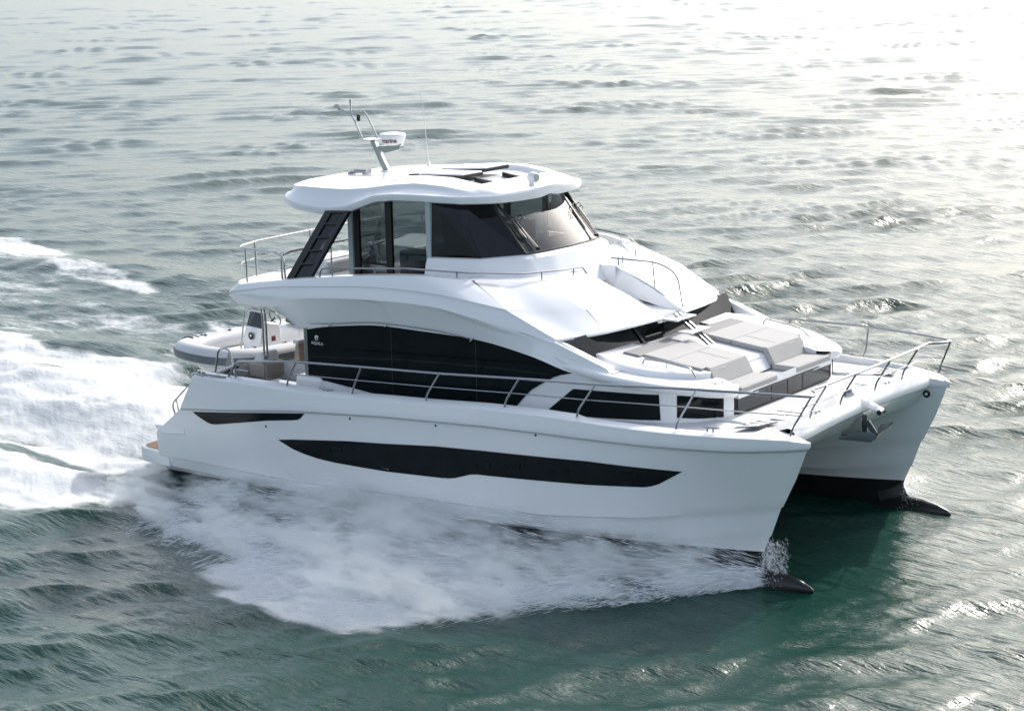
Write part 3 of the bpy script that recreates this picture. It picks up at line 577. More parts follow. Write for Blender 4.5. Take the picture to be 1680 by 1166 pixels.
# ---- slatted dark arches that carry the hardtop aft
for sg in (-1, 1):
    b0, b1, t0, t1 = Vector((4.46, 2.98 * sg, 4.46)), Vector((5.14, 2.98 * sg, 4.56)), Vector((5.02, 2.35 * sg, 5.80)), Vector((5.66, 2.35 * sg, 5.84))
    w = .10
    mb = MB(); off_ = Vector((0, .09 * sg, .03))
    def bar(mb, p0, p1, q1, q0): mb.prism([p0, p1, q1, q0], off_)
    e0 = lambda t: b0.lerp(t0, t); e1 = lambda t: b1.lerp(t1, t); at = lambda u, t: e0(t).lerp(e1(t), u)
    bar(mb, at(0, 0), at(.30, 0), at(.30, 1), at(0, 1)); bar(mb, at(.82, 0), at(1, 0), at(1, 1), at(.82, 1))
    for k in range(1, 5): bar(mb, at(.29, k / 5 - .012), at(.83, k / 5 - .012), at(.83, k / 5 + .018), at(.29, k / 5 + .018))
    bar(mb, at(.29, .96), at(.83, .96), at(.83, 1), at(.29, 1))
    ar = obj('hardtop_arch', mb, 'frame', fly, bevel=.008)
    obj('arch_panel', MB().prism([at(.25, .0) + off_ * .4, at(.85, .0) + off_ * .4, at(.85, 1) + off_ * .4, at(.25, 1) + off_ * .4], off_ * .25), 'glass_clear', ar)

# ---- hardtop
def roof_w(x): return interp([(3.36, 1.50), (3.40, 1.80), (3.52, 2.05), (3.8, 2.20), (4.6, 2.32), (5.6, 2.32), (6.5, 2.20), (7.4, 2.02), (8.0, 1.84), (8.4, 1.66), (8.6, 1.45), (8.72, 1.15), (8.80, .8), (8.84, .4)], x)
def roof_lo(x): return interp([(3.36, 5.90), (3.6, 5.80), (4.1, 5.73), (4.8, 5.70), (5.4, 5.76), (5.8, 5.90), (6.15, 6.03), (6.6, 6.08), (7.2, 6.08), (8, 6.06), (8.9, 6.08)], x)
def roof_hi(x): return interp([(3.36, 6.17), (4.0, 6.20), (5.2, 6.22), (5.8, 6.28), (6.3, 6.36), (6.9, 6.42), (7.5, 6.38), (8.2, 6.26), (8.9, 6.16)], x)
def top_c(x): return interp([(3.36, 6.20), (4.0, 6.27), (5.2, 6.34), (6.5, 6.46), (7.3, 6.46), (8.2, 6.34), (8.9, 6.18)], x)
REC0, REC1, RW = 5.55, 8.0, 1.12
xs_ = [3.36, 3.37, 3.40, 3.46, 3.56, 3.7, 3.9, 4.05] + list(np.linspace(4.2, REC0 - .12, 8)) + [REC0 - .06, REC0, REC0 + .06] + list(np.linspace(REC0 + .2, REC1 - .2, 16)) + [REC1 - .06, REC1, REC1 + .06] + [8.3, 8.45, 8.58, 8.68, 8.76, 8.82, 8.84]
rows = []
for x in xs_:
    w = roof_w(x); lo = roof_lo(x); hi = roof_hi(x); c = max(hi + .02, top_c(x)); hi = max(hi, lo + .17); c = max(c, hi + .015); h = hi - lo
    rec = 0.
    if REC0 - .001 < x < REC1 + .001: rec = .10 * min(1, (x - REC0) / .06, (REC1 - x) / .06)
    rw = min(RW, w * .72)
    half = [(0, c + .03 - rec), (rw * .5, c + .025 - rec), (rw - .05, c + .02 - rec), (rw, c + .018), (rw + (w - rw) * .35, c), (w - .29 * min(1, w / 2), hi + .0), (w - .25 * min(1, w / 2), hi - .085 * min(1, h / .3)), (w - .12 * min(1, w / 2), lo + .55 * h), (w - .01, lo + .15), (w, lo + .09), (w - .015, lo + .02), (w - .06, lo), (w - .35, lo + .03), (w * .5, lo + .22 if x < 5.6 else lo + .04), (0, lo + .24 if x < 5.6 else lo + .04)]
    rows.append([(x, -y, z) for y, z in half] + [(x, y, z) for y, z in half[-2:0:-1]])
mb = MB().loft(rows, True, True, True); top = obj('hardtop', mb, 'gel', Y, sharp=30)
def rz(x): return top_c(x) + .03 - .10
for (x0, x1, y0, y1, dz, rise) in [(6.30, 7.42, -1.0, -.34, .085, .03), (6.22, 7.35, -.18, .62, .10, .05)]:
    th = .045; z0 = lambda x: rz(x) + dz + rise * (x - x0) / (x1 - x0)
    mb = MB().add([(x0, y0, z0(x0)), (x1, y0, z0(x1)), (x1, y1, z0(x1)), (x0, y1, z0(x0)), (x0, y0, z0(x0) + th), (x1, y0, z0(x1) + th), (x1, y1, z0(x1) + th), (x0, y1, z0(x0) + th)], [(3, 2, 1, 0), (4, 5, 6, 7), (0, 1, 5, 4), (1, 2, 6, 5), (2, 3, 7, 6), (3, 0, 4, 7)])
    ht = obj('roof_hatch', mb, 'white', top, bevel=.018, seg=3)
    mb = MB().prism([(x0 + .05, y0 - .012, z0(x0) - .03), (x1 + .012, y0 - .012, z0(x1) - .05), (x1 + .012, y0 - .012, z0(x1) + .016), (x0 + .05, y0 - .012, z0(x0) + .012)], (0, y1 - y0 + .012, 0)); obj('hatch_seal', mb, 'frame', ht)
for (x0, x1, y) in [(5.75, 6.32, -.66), (5.75, 6.28, -.20), (5.75, 6.28, .62), (7.5, 7.9, -.72), (7.5, 7.9, .2)]: obj('hatch_runner', MB().prism([(x0, y, rz(x0) + .0), (x1, y, rz(x1) + .0), (x1, y + .07, rz(x1) + .0), (x0, y + .07, rz(x0) + .0)], (0, 0, .085)), 'frame', top)
for (x, y) in [(7.75, -.55), (7.95, -.35), (7.75, .35), (7.9, .6)]: obj('roof_fitting', MB().lathe([(0, 0), (.03, 0), (.025, .03), (0, .035)], (x, y, rz(x) + .005), 8), 'frame', top)
# searchlight
mb = MB().lathe([(0, 0), (.095, 0), (.095, .02), (.06, .05), (.06, .09), (.0, .09)], (8.52, -.15, top_c(8.52) + .0), 18); sl = obj('searchlight', mb, 'white', top)
mb = MB().lathe([(.0, -.10), (.07, -.10), (.105, -.06), (.115, .0), (.105, .06), (.095, .09), (.0, .09)], (8.54, -.15, top_c(8.52) + .17), 20, 'x'); obj('lamp_head', mb, 'white', sl)
mb = MB().lathe([(0, .0), (.085, .0), (.08, .012), (0, .015)], (8.635, -.15, top_c(8.52) + .17), 18, 'x'); obj('lens', mb, 'alu', sl)
mb = MB().prism([(7.22, -1.90, 6.165), (7.48, -1.86, 6.165), (7.42, -1.90, 6.19), (7.28, -1.93, 6.19)], (0, .06, 0)); nl = obj('navigation_light', mb, 'white', top); obj('lens', MB().lathe([(0, -.02), (.03, -.02), (.035, .0), (.02, .03), (0, .03)], (7.36, -1.955, 6.19), 12), 'grn', nl)
# mast with radar
mb = MB(); base = Vector((4.62, 0, 6.27)); hd = Vector((4.20, 0, 6.98))
mb.prism([(4.55, -.05, 6.28), (4.72, -.05, 6.27), (4.30, -.05, 6.96), (4.17, -.05, 6.99)], (0, .10, 0)); mb.prism([(4.36, -.07, 6.78), (4.42, -.07, 6.86), (5.02, -.07, 6.90), (5.02, -.07, 6.82), (4.62, -.07, 6.72)], (0, .14, 0)); mb.box((3.98, -.22, 6.985), (4.32, .22, 7.0))
mast = obj('mast', mb, 'alu', top, bevel=.012)
mb = MB(); mb.prism([(4.35, -.14, 6.26), (4.85, -.14, 6.28), (4.75, -.14, 6.36), (4.55, -.14, 6.36)], (0, .28, 0)); obj('mast_foot', mb, 'gel', mast, bevel=.05, seg=3)
mb = MB()
mb.tube(rounded([(4.06, -.14, 7.0), (3.78, -.14, 7.50), (3.55, -.14, 7.58), (3.40, -.14, 7.60)], .12), .018); mb.tube(rounded([(4.24, .14, 7.0), (3.94, .14, 7.50), (3.85, .10, 7.58), (3.78, -.14, 7.52)], .06), .018); obj('mast_frame', mb, 'steel', mast)
mb = MB().lathe([(0, -.06), (.05, -.06), (.06, .0), (.05, .06), (0, .07)], (3.38, -.14, 7.66), 12, 'x'); obj('floodlight', mb, 'alu', mast)
mb = MB().lathe([(0, 0), (.016, 0), (.016, .2), (.028, .2), (.028, .26), (0, .26)], (3.72, -.10, 7.56), 8); obj('anchor_light', mb, 'alu', mast)
mb = MB().box((3.83, -.05, 7.36), (3.90, .0, 7.50)); obj('camera_box', mb, 'frame', mast, bevel=.008)
mb = MB().lathe([(0, 0), (.20, 0), (.235, .03), (.275, .17), (.28, .20), (.26, .235), (.15, .255), (0, .262)], (4.78, 0, 6.90), 36); rd = obj('radar_dome', mb, 'white', mast)
tx = bpy.data.curves.new('t', 'FONT'); tx.body = 'marine'; tx.size = .125; tx.align_x = 'CENTER'; tx.extrude = .0; tx.offset = .003
to = bpy.data.objects.new('t', tx); COL.objects.link(to); me_ = bpy.data.meshes.new_from_object(to.evaluated_get(bpy.context.evaluated_depsgraph_get())); bpy.data.objects.remove(to)
bm = bmesh.new(); bm.from_mesh(me_)
for k in range(1, 12): bmesh.ops.bisect_plane(bm, geom=bm.verts[:] + bm.edges[:] + bm.faces[:], plane_co=(-.24 + .04 * k, 0, 0), plane_no=(1, 0, 0))
mb = MB(); bm.verts.ensure_lookup_table()
for v in bm.verts:
    r_ = .240 + (v.co.y + .06) * .23 + .012; a_ = R(-68) + v.co.x / r_; mb.v.append((4.78 + r_ * math.cos(a_), r_ * math.sin(a_), 6.90 + .06 + v.co.y))
mb.f = [tuple(v.index for v in f.verts) for f in bm.faces]; bm.free(); obj('lettering', mb, 'red', rd, sharp=80)
mb = MB(); mb.tube([(4.05, -.42, 6.36), (4.42, -.42, 6.38)], [.03, .018], 8); mb.lathe([(0, 0), (.02, 0), (.055, .06), (0, .06)], (4.42, -.42, 6.38), 12, 'x'); mb.box((3.98, -.46, 6.25), (4.04, -.38, 6.36)); mb.box((4.30, -.46, 6.27), (4.34, -.38, 6.36)); obj('horn', mb, 'steel', top)
mb = MB(); mb.tube([(4.05, -.55, 6.34), (4.42, -.55, 6.36)], [.024, .016], 8); mb.lathe([(0, 0), (.02, 0), (.055, .06), (0, .06)], (4.46, -.55, 6.36), 12, 'x'); mb.box((4.0, -.58, 6.25), (4.05, -.52, 6.34)); obj('horn', mb, 'steel', top)
mb = MB(); mb.tube([(4.75, 1.2, 6.38), (4.60, 1.2, 7.95)], [.007, .004], 6); mb.lathe([(0, 0), (.04, 0), (.03, .09), (.012, .12), (0, .12)], (4.75, 1.2, 6.32), 10); obj('whip_antenna', mb, 'white', top)
mb = MB(); mb.prism([(3.95, -1.25, 6.225), (4.45, -1.25, 6.255), (4.30, -1.25, 6.275), (4.0, -1.25, 6.25)], (0, .25, 0)); obj('roof_vent', mb, 'gel', top, bevel=.01)

# ---- rails (each a hand rail with its own stanchions)
def rail(name, path, r=.021, mid=None, posts=(), rp=.016, parent=Y, rnd=.12, m='steel'):
    o = obj(name, MB().tube(rounded(path, rnd), r), m, parent)
    for p in mid or []: obj('lower_rail', MB().tube(rounded(p, .06), .011, 6), m, o)
    for p in posts: obj('stanchion', MB().tube(rounded(p, .08), rp), m, o)
    return o
def gy(x): return -(2.74 + lv_y(LV[-1], x, -1)) + .12
def gz(x): return interp(ZG, x) + .06
def bent(x, top, sg): y = gy(x) * -1 * sg; return [(x, y, gz(x)), (x + .04, y, gz(x) + .14), (top[0], top[1] * sg, top[2])]
RT = [(3.28, 3.70, 2.40), (3.60, 3.72, 2.80), (5.1, 3.72, 2.97), (6.96, 3.73, 3.075), (8.9, 3.72, 3.17), (10.73, 3.66, 3.28), (12.32, 3.52, 3.34), (14.2, 3.22, 3.42), (15.4, 2.98, 3.44), (16.26, 2.74, 3.44), (16.22, 2.48, 3.44), (15.98, 2.28, 3.44), (16.0, 1.9, 3.43), (16.04, .7, 3.44), (16.05, 0, 3.44)]
MT = [(5.2, 3.73, 2.72), (6.85, 3.74, 2.80), (8.8, 3.73, 2.90), (10.62, 3.69, 3.0), (12.16, 3.55, 3.04), (14.1, 3.27, 3.10), (15.4, 3.0, 3.10), (16.10, 2.78, 3.10), (16.02, 2.62, 3.10), (15.5, 2.60, 3.08)]
for sg in (-1, 1):
    f = lambda P: [(x, y * sg, z) for x, y, z in P]
    posts = [bent(xb, t, sg) for xb, t in [(4.98, (5.26, 3.72, 2.985)), (6.72, (6.98, 3.73, 3.075)), (8.58, (8.92, 3.72, 3.17)), (10.45, (10.75, 3.66, 3.28)), (12.05, (12.34, 3.52, 3.34)), (14.02, (14.26, 3.21, 3.42)), (15.93, (16.24, 2.74, 3.44))]]
    posts += [[(3.52, 3.70 * sg, 2.42), (3.56, 3.72 * sg, 2.74)]]
    for y in (1.78, .67): posts.append([(15.70, y * sg, 2.79), (15.73, y * sg, 2.95), (16.02, y * sg, 3.43)])
    mids = [f(MT), f([(15.78, 2.25, 3.08), (15.85, 1.8, 3.10), (15.86, .67, 3.11), (15.86, 0, 3.11)])]
    mids.append(f([(15.90, 2.82, 2.98), (15.72, 2.80, 3.09)])); mids.append(f([(3.38, 3.71, 2.62), (3.9, 3.72, 2.63)])) 
    rail('bow_rail', f(RT), .024, mids, posts, .019)
def fr(sg): return lambda P: [(x, y * sg, z) for x, y, z in P]
for sg in (-1, 1):
    f = fr(sg)
    ft = lambda x: interp([(p[0], p[2]) for p in T], x)
    rail('flybridge_rail', f([(5.40, 3.10, ft(5.4)), (5.46, 3.10, 4.78), (7.6, 3.05, 4.955), (8.9, 2.68, 4.92), (9.6, 2.0, 4.86), (9.98, 1.2, 4.85), (10.04, .62, 4.84), (10.10, .56, 4.70)]), .018, None,
         [f([(x, y, z0), (x, y, z0 + .14)]) for x, y, z0 in [(5.75, 3.1, 4.65), (6.85, 3.08, 4.77), (8.65, 2.78, 4.80), (9.80, 1.62, 4.71), (10.0, .85, 4.70)]], .014, fly, .1)
f = fr(1)
rail('passage_rail', [(9.95, .52, 4.84), (11.05, .52, 4.84), (11.50, .52, 4.66), (11.66, .46, 4.02)], .018, None, [[(10.98, .52, 4.34), (10.93, .52, 4.83)]], .014, fly, .25)
# after rail round the flybridge
AR = [(4.43, -3.06, 4.48), (4.40, -3.06, 4.92), (4.15, -3.02, 4.98), (2.95, -2.82, 4.96), (2.72, -2.55, 4.95), (2.58, -2.0, 4.95), (2.50, -1.0, 4.94), (2.46, 0, 4.94), (2.50, 1, 4.94), (2.58, 2.0, 4.95), (2.72, 2.55, 4.95), (2.95, 2.82, 4.96), (4.15, 3.02, 4.98), (4.40, 3.06, 4.92), (4.43, 3.06, 4.48)]
arl = [(x, y, 4.60) for x, y, z in AR[2:-2]]
rail('after_rail', AR, .021, [[(4.38, -3.06, 4.62)] + arl + [(4.38, 3.06, 4.62)]], [[(x, y, 4.24), (x - .02, y, 4.95)] for x, y in [(3.15, -2.86), (2.70, -2.12), (2.50, -.2), (2.70, 2.12), (3.15, 2.86)]], .017, fly, .12)
rail('stair_hoop', [(4.02, -2.72, 4.30), (4.0, -2.72, 4.86), (4.05, -2.5, 4.92), (4.0, .2, 4.92)], .02, [[(4.02, -2.7, 4.58), (4.0, .2, 4.58)]], [[(4.0, -1.2, 4.3), (4.0, -1.2, 4.92)]], .016, fly, .1)
rail('stair_hoop', [(4.6, .5, 4.90), (5.05, -1.55, 4.90), (5.15, -1.6, 4.35)], .017, [[(4.6, .5, 4.6), (5.1, -1.55, 4.58)]], [], .016, fly, .1)
mb = MB(); mb.box((3.0, -1.2, 4.22), (3.9, .2, 4.50)); mb.box((3.0, 1.0, 4.22), (4.4, 2.7, 4.55)); obj('flybridge_seat', mb, 'white', fly, bevel=.08, seg=4)
# overhang posts
for sg in (-1, 1):
    mb = MB()
    for dx in (0, .09): mb.tube([(3.30 + dx, -2.62 * -sg, 2.62), (3.30 + dx, -2.62 * -sg, 3.50), (3.24 + dx, -2.62 * -sg, 3.86)], .022)
    mb.tube([(3.32, -2.62 * -sg, 1.6), (3.32, -2.62 * -sg, 2.7)], .035); obj('overhang_post', mb, 'steel', Y)

# ---- deck gear
def cleat(c, L=.3, ang=0., sc=1.):
    mb = MB(); mb.tube([(-L / 2, 0, .085), (-L * .3, 0, .075), (L * .3, 0, .075), (L / 2, 0, .085)], [.012, .02, .02, .012], 8)
    for s_ in (-1, 1): mb.tube([(s_ * .055, 0, 0), (s_ * .05, 0, .075)], .016, 8)
    mb.xf(Matrix.Translation(c) @ Matrix.Rotation(ang, 4, 'Z') @ Matrix.Scale(sc, 4)); obj('cleat', mb, 'steel', Y)
for sg in (-1, 1):
    cleat((14.62, (gy(14.62) + .03) * -sg, gz(14.62) - .01), .34, -.2 * sg); cleat((15.62, 1.35 * sg, 2.76), .30, 1.4); cleat((6.02, 3.72 * sg, 2.44), .36, 0)
    mb = MB(); q = [(14.80, -2.86), (14.92, -2.12), (15.30, -2.20), (15.18, -2.66)]
    hp = Vector((14.8, -2.62, 2.68))
    g = MB().prism([(x, y, 2.725 + (x - 14.8) * .06) for x, y in q], (0, 0, .012)); 
    if sg > 0: g.v = [(x, -y, z) for x, y, z in g.v]
    gr = obj('deck_grille', g, 'frame', Y)
    for k in range(4):
        u = (k + .5) / 4; a = Vector((*q[0], 0)).lerp(Vector((*q[1], 0)), u); b = Vector((*q[3], 0)).lerp(Vector((*q[2], 0)), u); w_ = Vector((0, .035, 0))
        s_ = MB().prism([a + w_ + Vector((.04, 0, 2.742)), a - w_ + Vector((.04, 0, 2.742)), b - w_ + Vector((-.03, 0, 2.764)), b + w_ + Vector((-.03, 0, 2.764))], (0, 0, .01))
        if sg > 0: s_.v = [(x, -y, z) for x, y, z in s_.v]
        obj('slat', s_, 'white', gr)
# anchor on its roller under the fore beam
mb = MB(); mb.box((15.45, -.13, 2.10), (15.85, -.10, 2.48)); mb.box((15.45, .10, 2.10), (15.85, .13, 2.48)); mb.box((15.45, -.13, 2.08), (15.80, .13, 2.12)); ach = obj('anchor_housing', mb, 'alu', Y)
mb = MB(); mb.prism([(15.5, -.025, 2.32), (15.95, -.025, 2.42), (16.12, -.025, 2.20), (16.06, -.025, 2.14), (15.90, -.025, 2.30), (15.5, -.025, 2.24)], (0, .05, 0))
an = obj('anchor', mb, 'fluke', Y, bevel=.008)
mb = MB(); mb.prism([(15.55, -.45, 2.10), (16.02, -.05, 2.02), (16.10, -.02, 2.16), (15.85, -.2, 2.20)], (0, .02, .035)); mb.prism([(15.95, .45, 2.22), (16.02, .05, 2.02), (16.12, .02, 2.18), (16.24, .40, 2.32)], (0, -.02, .035)); obj('fluke', mb, 'fluke', an, bevel=.006)
mb = MB().prism([(15.62, -.06, 2.80), (15.66, -.02, 2.84), (16.20, -.04, 2.64), (16.20, -.10, 2.63), (16.0, -.11, 2.67)], (0, .11, .02)); ro = obj('bow_roller', mb, 'white', Y, bevel=.015)
mb = MB().lathe([(0, -.09), (.05, -.09), (.03, 0), (.05, .09), (0, .09)], (16.19, -.02, 2.61), 12, 'y'); obj('roller_wheel', mb, 'frame', ro)
mb = MB().lathe([(0, 0), (.11, 0), (.10, .08), (.06, .12), (.08, .16), (0, .17)], (15.35, .35, 2.72), 16); obj('windlass', mb, 'steel', Y)
mb = MB().box((14.95, 1.3, 2.71), (15.35, 2.1, 2.735)); obj('locker_lid', mb, 'deck', Y, bevel=.01)
mb = MB().box((14.95, -1.9, 2.71), (15.35, -.3, 2.735)); obj('locker_lid', mb, 'deck', Y, bevel=.01)

# ================================================================== TENDER lying across the stern
D = thing('dinghy', 'small grey inflatable tender with white console stowed across the stern of the yacht', 'dinghy', (1.35, .2, .68))
Tm = Matrix.Translation((.80, -.98, .20)) @ Matrix.Rotation(math.atan2(-.985, -.17), 4, 'Z') @ Matrix.Diagonal((1.0, 1.08, 1.0, 1.0))   # local +x = tender bow
def dx(mb): return mb.xf(Tm)
TR = .235; tz = lambda x: 2.02 + .07 * max(0, x) ** 2
ts = [(-2.6, -.98), (-1.0, -1.02), (.0, -1.0), (.55, -.88), (.92, -.58), (1.05, 0)]
tp = smooth([(x, y, tz(x)) for x, y in ts] + [(x, -y, tz(x)) for x, y in ts[-2::-1]], 70)
obj('inflatable_tube', dx(MB().tube(tp, [.12] + [TR] * 68 + [.12], 20)), 'tube', D)
outp = []
for i, p in enumerate(tp):
    a = Vector(tp[max(0, i - 1)]); b = Vector(tp[min(len(tp) - 1, i + 1)]); t = (b - a).normalized(); n = Vector((t.y, -t.x, 0)); outp.append((Vector(p), n, t))
rows = [[p + n * (TR * math.cos(g) + .012) + Vector((0, 0, TR * math.sin(g) * 1.02)) for g in np.linspace(-.45, .30, 7)] for p, n, t in outp]
obj('rubbing_strake', dx(MB().loft(rows)), 'strake', D)
for i0 in (22, 24, 26):
    p, n, t = outp[i0 if False else i0]
    ring = [p + n * ((TR + .018) * math.cos(g)) + Vector((0, 0, (TR + .018) * math.sin(g))) for g in np.linspace(-2.0, 2.0, 20)]
    obj('tube_band', dx(MB().tube(ring, .018, 6)), 'strake' if i0 != 24 else 'tube', D)
# V hull
rows = []
for x in np.linspace(-2.5, .98, 22):
    u = max(0, (x + .2) / 1.18); w = .86 * (1 - u ** 3) ** .8 + .01; zk = 1.22 + .62 * u ** 2.2; zc = 1.60 + .28 * u ** 2
    rows.append([(x, -w, tz(x) - .12), (x, -w * .97, zc), (x, -w * .5, (zk + zc) / 2 - .02), (x, 0, zk), (x, w * .5, (zk + zc) / 2 - .02), (x, w * .97, zc), (x, w, tz(x) - .12)])
obj('tender_hull', dx(MB().loft(rows, False, True, True)), 'white', D, sharp=25)
obj('tender_floor', dx(MB().box((-2.4, -.8, 1.86), (.75, .8, 1.90))), 'white', D)
cb = MB().prism([(-1.05, -.3, 1.9), (-.42, -.3, 1.9), (-.52, -.3, 2.46), (-.70, -.3, 2.58), (-1.0, -.3, 2.52)], (0, .62, 0)); con = obj('console', dx(cb), 'white', D, bevel=.03, seg=3)
obj('console_windscreen', dx(MB().prism([(-.53, -.26, 2.46), (-.55, -.26, 2.46), (-.68, -.26, 2.80), (-.66, -.26, 2.80)], (0, .54, 0))), 'glass_clear', con)
mb = MB().tube(rounded([(-.40, -.33, 1.95), (-.56, -.33, 2.82), (-.56, .35, 2.82), (-.40, .35, 1.95), (-.40, -.33, 1.95)], .08), .016)
obj('grab_rail', dx(mb), 'steel', con)
mb = MB().lathe([(0, 0), (.085, 0), (.085, .012), (0, .012)], (0, 0, 0), 20, 'x').xf(Matrix.Translation((-.44, .0, 2.28))); obj('emblem', dx(mb), 'frame', con)
mb = MB().lathe([(0, 0), (.03, 0), (.03, .016), (0, .016)], (0, 0, 0), 12, 'x').xf(Matrix.Translation((-.44, .0, 2.29))); obj('emblem_centre', dx(mb), 'lett', con)
mb = MB().box((-.85, .315, 2.16), (-.75, .335, 2.27)); obj('switch_panel', dx(mb), 'redl', con)
mb = MB().tube([(-1.12 + .08 * math.cos(t), .17 * math.sin(t), 2.60 + .16 * math.cos(t)) for t in np.linspace(0, 2 * math.pi, 18)], .013, 6); mb.tube([(-1.12, 0, 2.6), (-.95, 0, 2.48)], .018, 6); obj('steering_wheel', dx(mb), 'frame', con)
mb = MB().box((-1.9, -.4, 1.9), (-1.45, .4, 2.32)); ls = obj('leaning_seat', dx(mb), 'white', D, bevel=.06, seg=3)
mb = MB().prism([(-1.9, -.4, 2.34), (-1.85, -.4, 2.72), (-1.78, -.4, 2.72), (-1.72, -.4, 2.34)], (0, .8, 0)); obj('backrest', dx(mb), 'interior', ls, bevel=.03)
for sg in (-1, 1):
    pts = [Vector((x, sg * (abs(y) - .03), tz(x) + TR + .0)) for x, y in [(-2.2, .98), (-1.8, 1.0), (-1.4, 1.02), (-1.0, 1.02), (-.6, 1.01), (-.2, 1.0), (.2, .98), (.5, .88)]]
    sag = []
    for a, b in zip(pts, pts[1:]): sag += [a + Vector((0, 0, .012)), a.lerp(b, .5) + Vector((0, 0, .035))]
    ll = obj('lifeline', dx(MB().tube(sag, .010, 6)), 'white', D)
    for p in pts[::2]: obj('lifeline_eye', dx(MB().lathe([(0, 0), (.04, 0), (.03, .03), (0, .03)], p - Vector((0, 0, .01)), 10)), 'frame', ll)
mb = MB(); mb.box((-1.9, -.55, .68), (-1.6, .55, 1.5)); mb.box((-.2, -.5, .68), (.1, .5, 1.42)); 
ck = obj('tender_chock', dx(mb), 'white', Y)

# ================================================================== WATER
SPK = []
def water():
    # polar sheet centred below the camera: fine where the camera looks, coarse elsewhere
    ax = math.atan2(cw[1], cw[0])
    fine_a = np.linspace(-R(19), R(19), 1150); ang = np.concatenate([fine_a, np.linspace(R(19), 2 * math.pi - R(19), 70)[1:-1]]) + ax
    rad = np.concatenate([np.geomspace(.5, 19.5, 16)[:-1], np.geomspace(20, 330, 760), np.geomspace(350, 9000, 40)])
    A_, R_ = np.meshgrid(ang, rad)
    X = CAM.x + R_ * np.cos(A_); Yw = CAM.y + R_ * np.sin(A_)
    sp = np.maximum(R_ * (fine_a[1] - fine_a[0]), R_ * .0037)
    Z = np.zeros_like(X); wr = np.random.default_rng(5)
    def ns(fx, fy, seed, oct=4):
        r = np.random.default_rng(seed); out = np.zeros_like(X); tot = 0
        for o in range(oct):
            f = 2 ** o; g = r.random((64, 64)); xx = X * fx * f; yy2 = Yw * fy * f; i = np.floor(xx).astype(int); j = np.floor(yy2).astype(int); a = xx - i; b = yy2 - j; a = a * a * (3 - 2 * a); b = b * b * (3 - 2 * b)
            v = (g[i % 64, j % 64] * (1 - a) + g[(i + 1) % 64, j % 64] * a) * (1 - b) + (g[i % 64, (j + 1) % 64] * (1 - a) + g[(i + 1) % 64, (j + 1) % 64] * a) * b
            out += v / 1.7 ** o; tot += 1 / 1.7 ** o
        return out / tot
    pn = lambda fx, fy, sd_: ns(fx, fy, sd_, 3)
    wind = math.atan2(-.80, .60) + .12                # direction the chop runs: roughly towards the viewer
    DX = np.zeros_like(X); DY = np.zeros_like(X)
    for k in range(150):
        lam = .5 * (3.8 / .5) ** wr.random(); th = wind + wr.normal() * .42
        a = .0046 * lam * np.interp(lam, [1, 2.5, 6], [1.0, .8, .42]) * (.7 + .6 * wr.random()); kx, ky = 2 * math.pi / lam * math.cos(th), 2 * math.pi / lam * math.sin(th)
        fade = np.clip((lam / sp - 2.0) / 2.0, 0, 1)
        ph = kx * X + ky * Yw + wr.random() * 6.283
        fa = fade * a; Z += fa * (np.sin(ph) - .26 * np.sin(2 * ph)); c_ = fa * np.cos(ph); DX += c_ * math.cos(th); DY += c_ * math.sin(th)
    group = .75 + .35 * np.sin(X * .05 + 1.3 * np.sin(Yw * .037)) * np.sin(Yw * .06 + .8 * np.sin(X * .043))
    calm = np.clip(np.hypot(X - 8, (Yw) * 1.4) / 9 - .35, .55, 1)
    patch = np.clip(.30 + 1.3 * pn(.16, .22, 21) ** 1.8 * 1.6, .3, 1.5); amp_ = group * calm * patch * np.interp(R_, [25, 40, 70, 150], [.74, .80, .74, .66]); Z *= amp_; DX *= amp_ * 1.1; DY *= amp_ * 1.1
    wq = X * math.cos(wind) + Yw * math.sin(wind); wp = -X * math.sin(wind) + Yw * math.cos(wind)     # short steep crests, long across the wind
    n_irr = pn(.23, .31, 41)
    for lam, hh_, s0 in [(3.3, .17, .3), (2.2, .11, 1.7), (1.5, .06, 2.9)]:
        ph = 2 * math.pi * (wq + .9 * np.sin(wp * .21 + s0) + .7 * np.sin(wp * .087 + 2 * s0 + wq * .05) + .35 * np.sin(wp * .53 + 3 * s0)) / lam + 1.6 * np.sin(wq * .19 + s0)
        msk = np.clip(np.sin(wp * .31 + 1.7 * np.sin(wq * .23 + s0)) + np.sin(wq * .37 + 1.3 * np.sin(wp * .11 + s0 * 2)) + .7 * np.sin(wp * .13 - wq * .29 + s0) - .75, 0, 1)
        Z += hh_ * (.75 + .35 * n_irr) * np.clip(np.sin(ph), 0, 1) ** 5 * msk * calm * np.interp(R_, [25, 45, 90, 300], [.45, .9, 1.2, 1.2])
    # --- the yacht's own waves
    def bump(x0, y0, sx, sy, h): return h * np.exp(-((X - x0) / sx) ** 2 - ((Yw - y0) / sy) ** 2)
    for sg in (-1, 1):
        yy = Yw * -sg                                  # starboard side is yy < 0 for sg = 1
        hull_o = -3.45
        d = hull_o - yy                                # metres outboard of the hull side
        u = np.clip((15.3 - X) / 8, 0, 3)
        crest = .35 + 4.9 * np.clip((15.0 - X) / 7.0, 0, 2.2) ** .95
        amp = np.clip((15.4 - X) / 2.0, 0, 1) * np.exp(-np.clip(9 - X, 0, 50) / 7)
        pk = 1.0 if sg > 0 else .35
        Z += pk * .15 * amp * np.exp(-((d - crest) / (.60 + .16 * crest)) ** 2)
        Z += pk * .30 * np.clip((15.2 - X) / 1.5, 0, 1) * np.clip((X - 5) / 5, 0, 1) * np.exp(-(d / .8) ** 2)
        Z -= .16 * np.clip((9 - X) / 4, 0, 1) * np.clip((X + 6) / 5, 0, 1) * np.exp(-((d - .55) / .7) ** 2)
    aft = np.clip((1.2 - X) / 3, 0, 1)
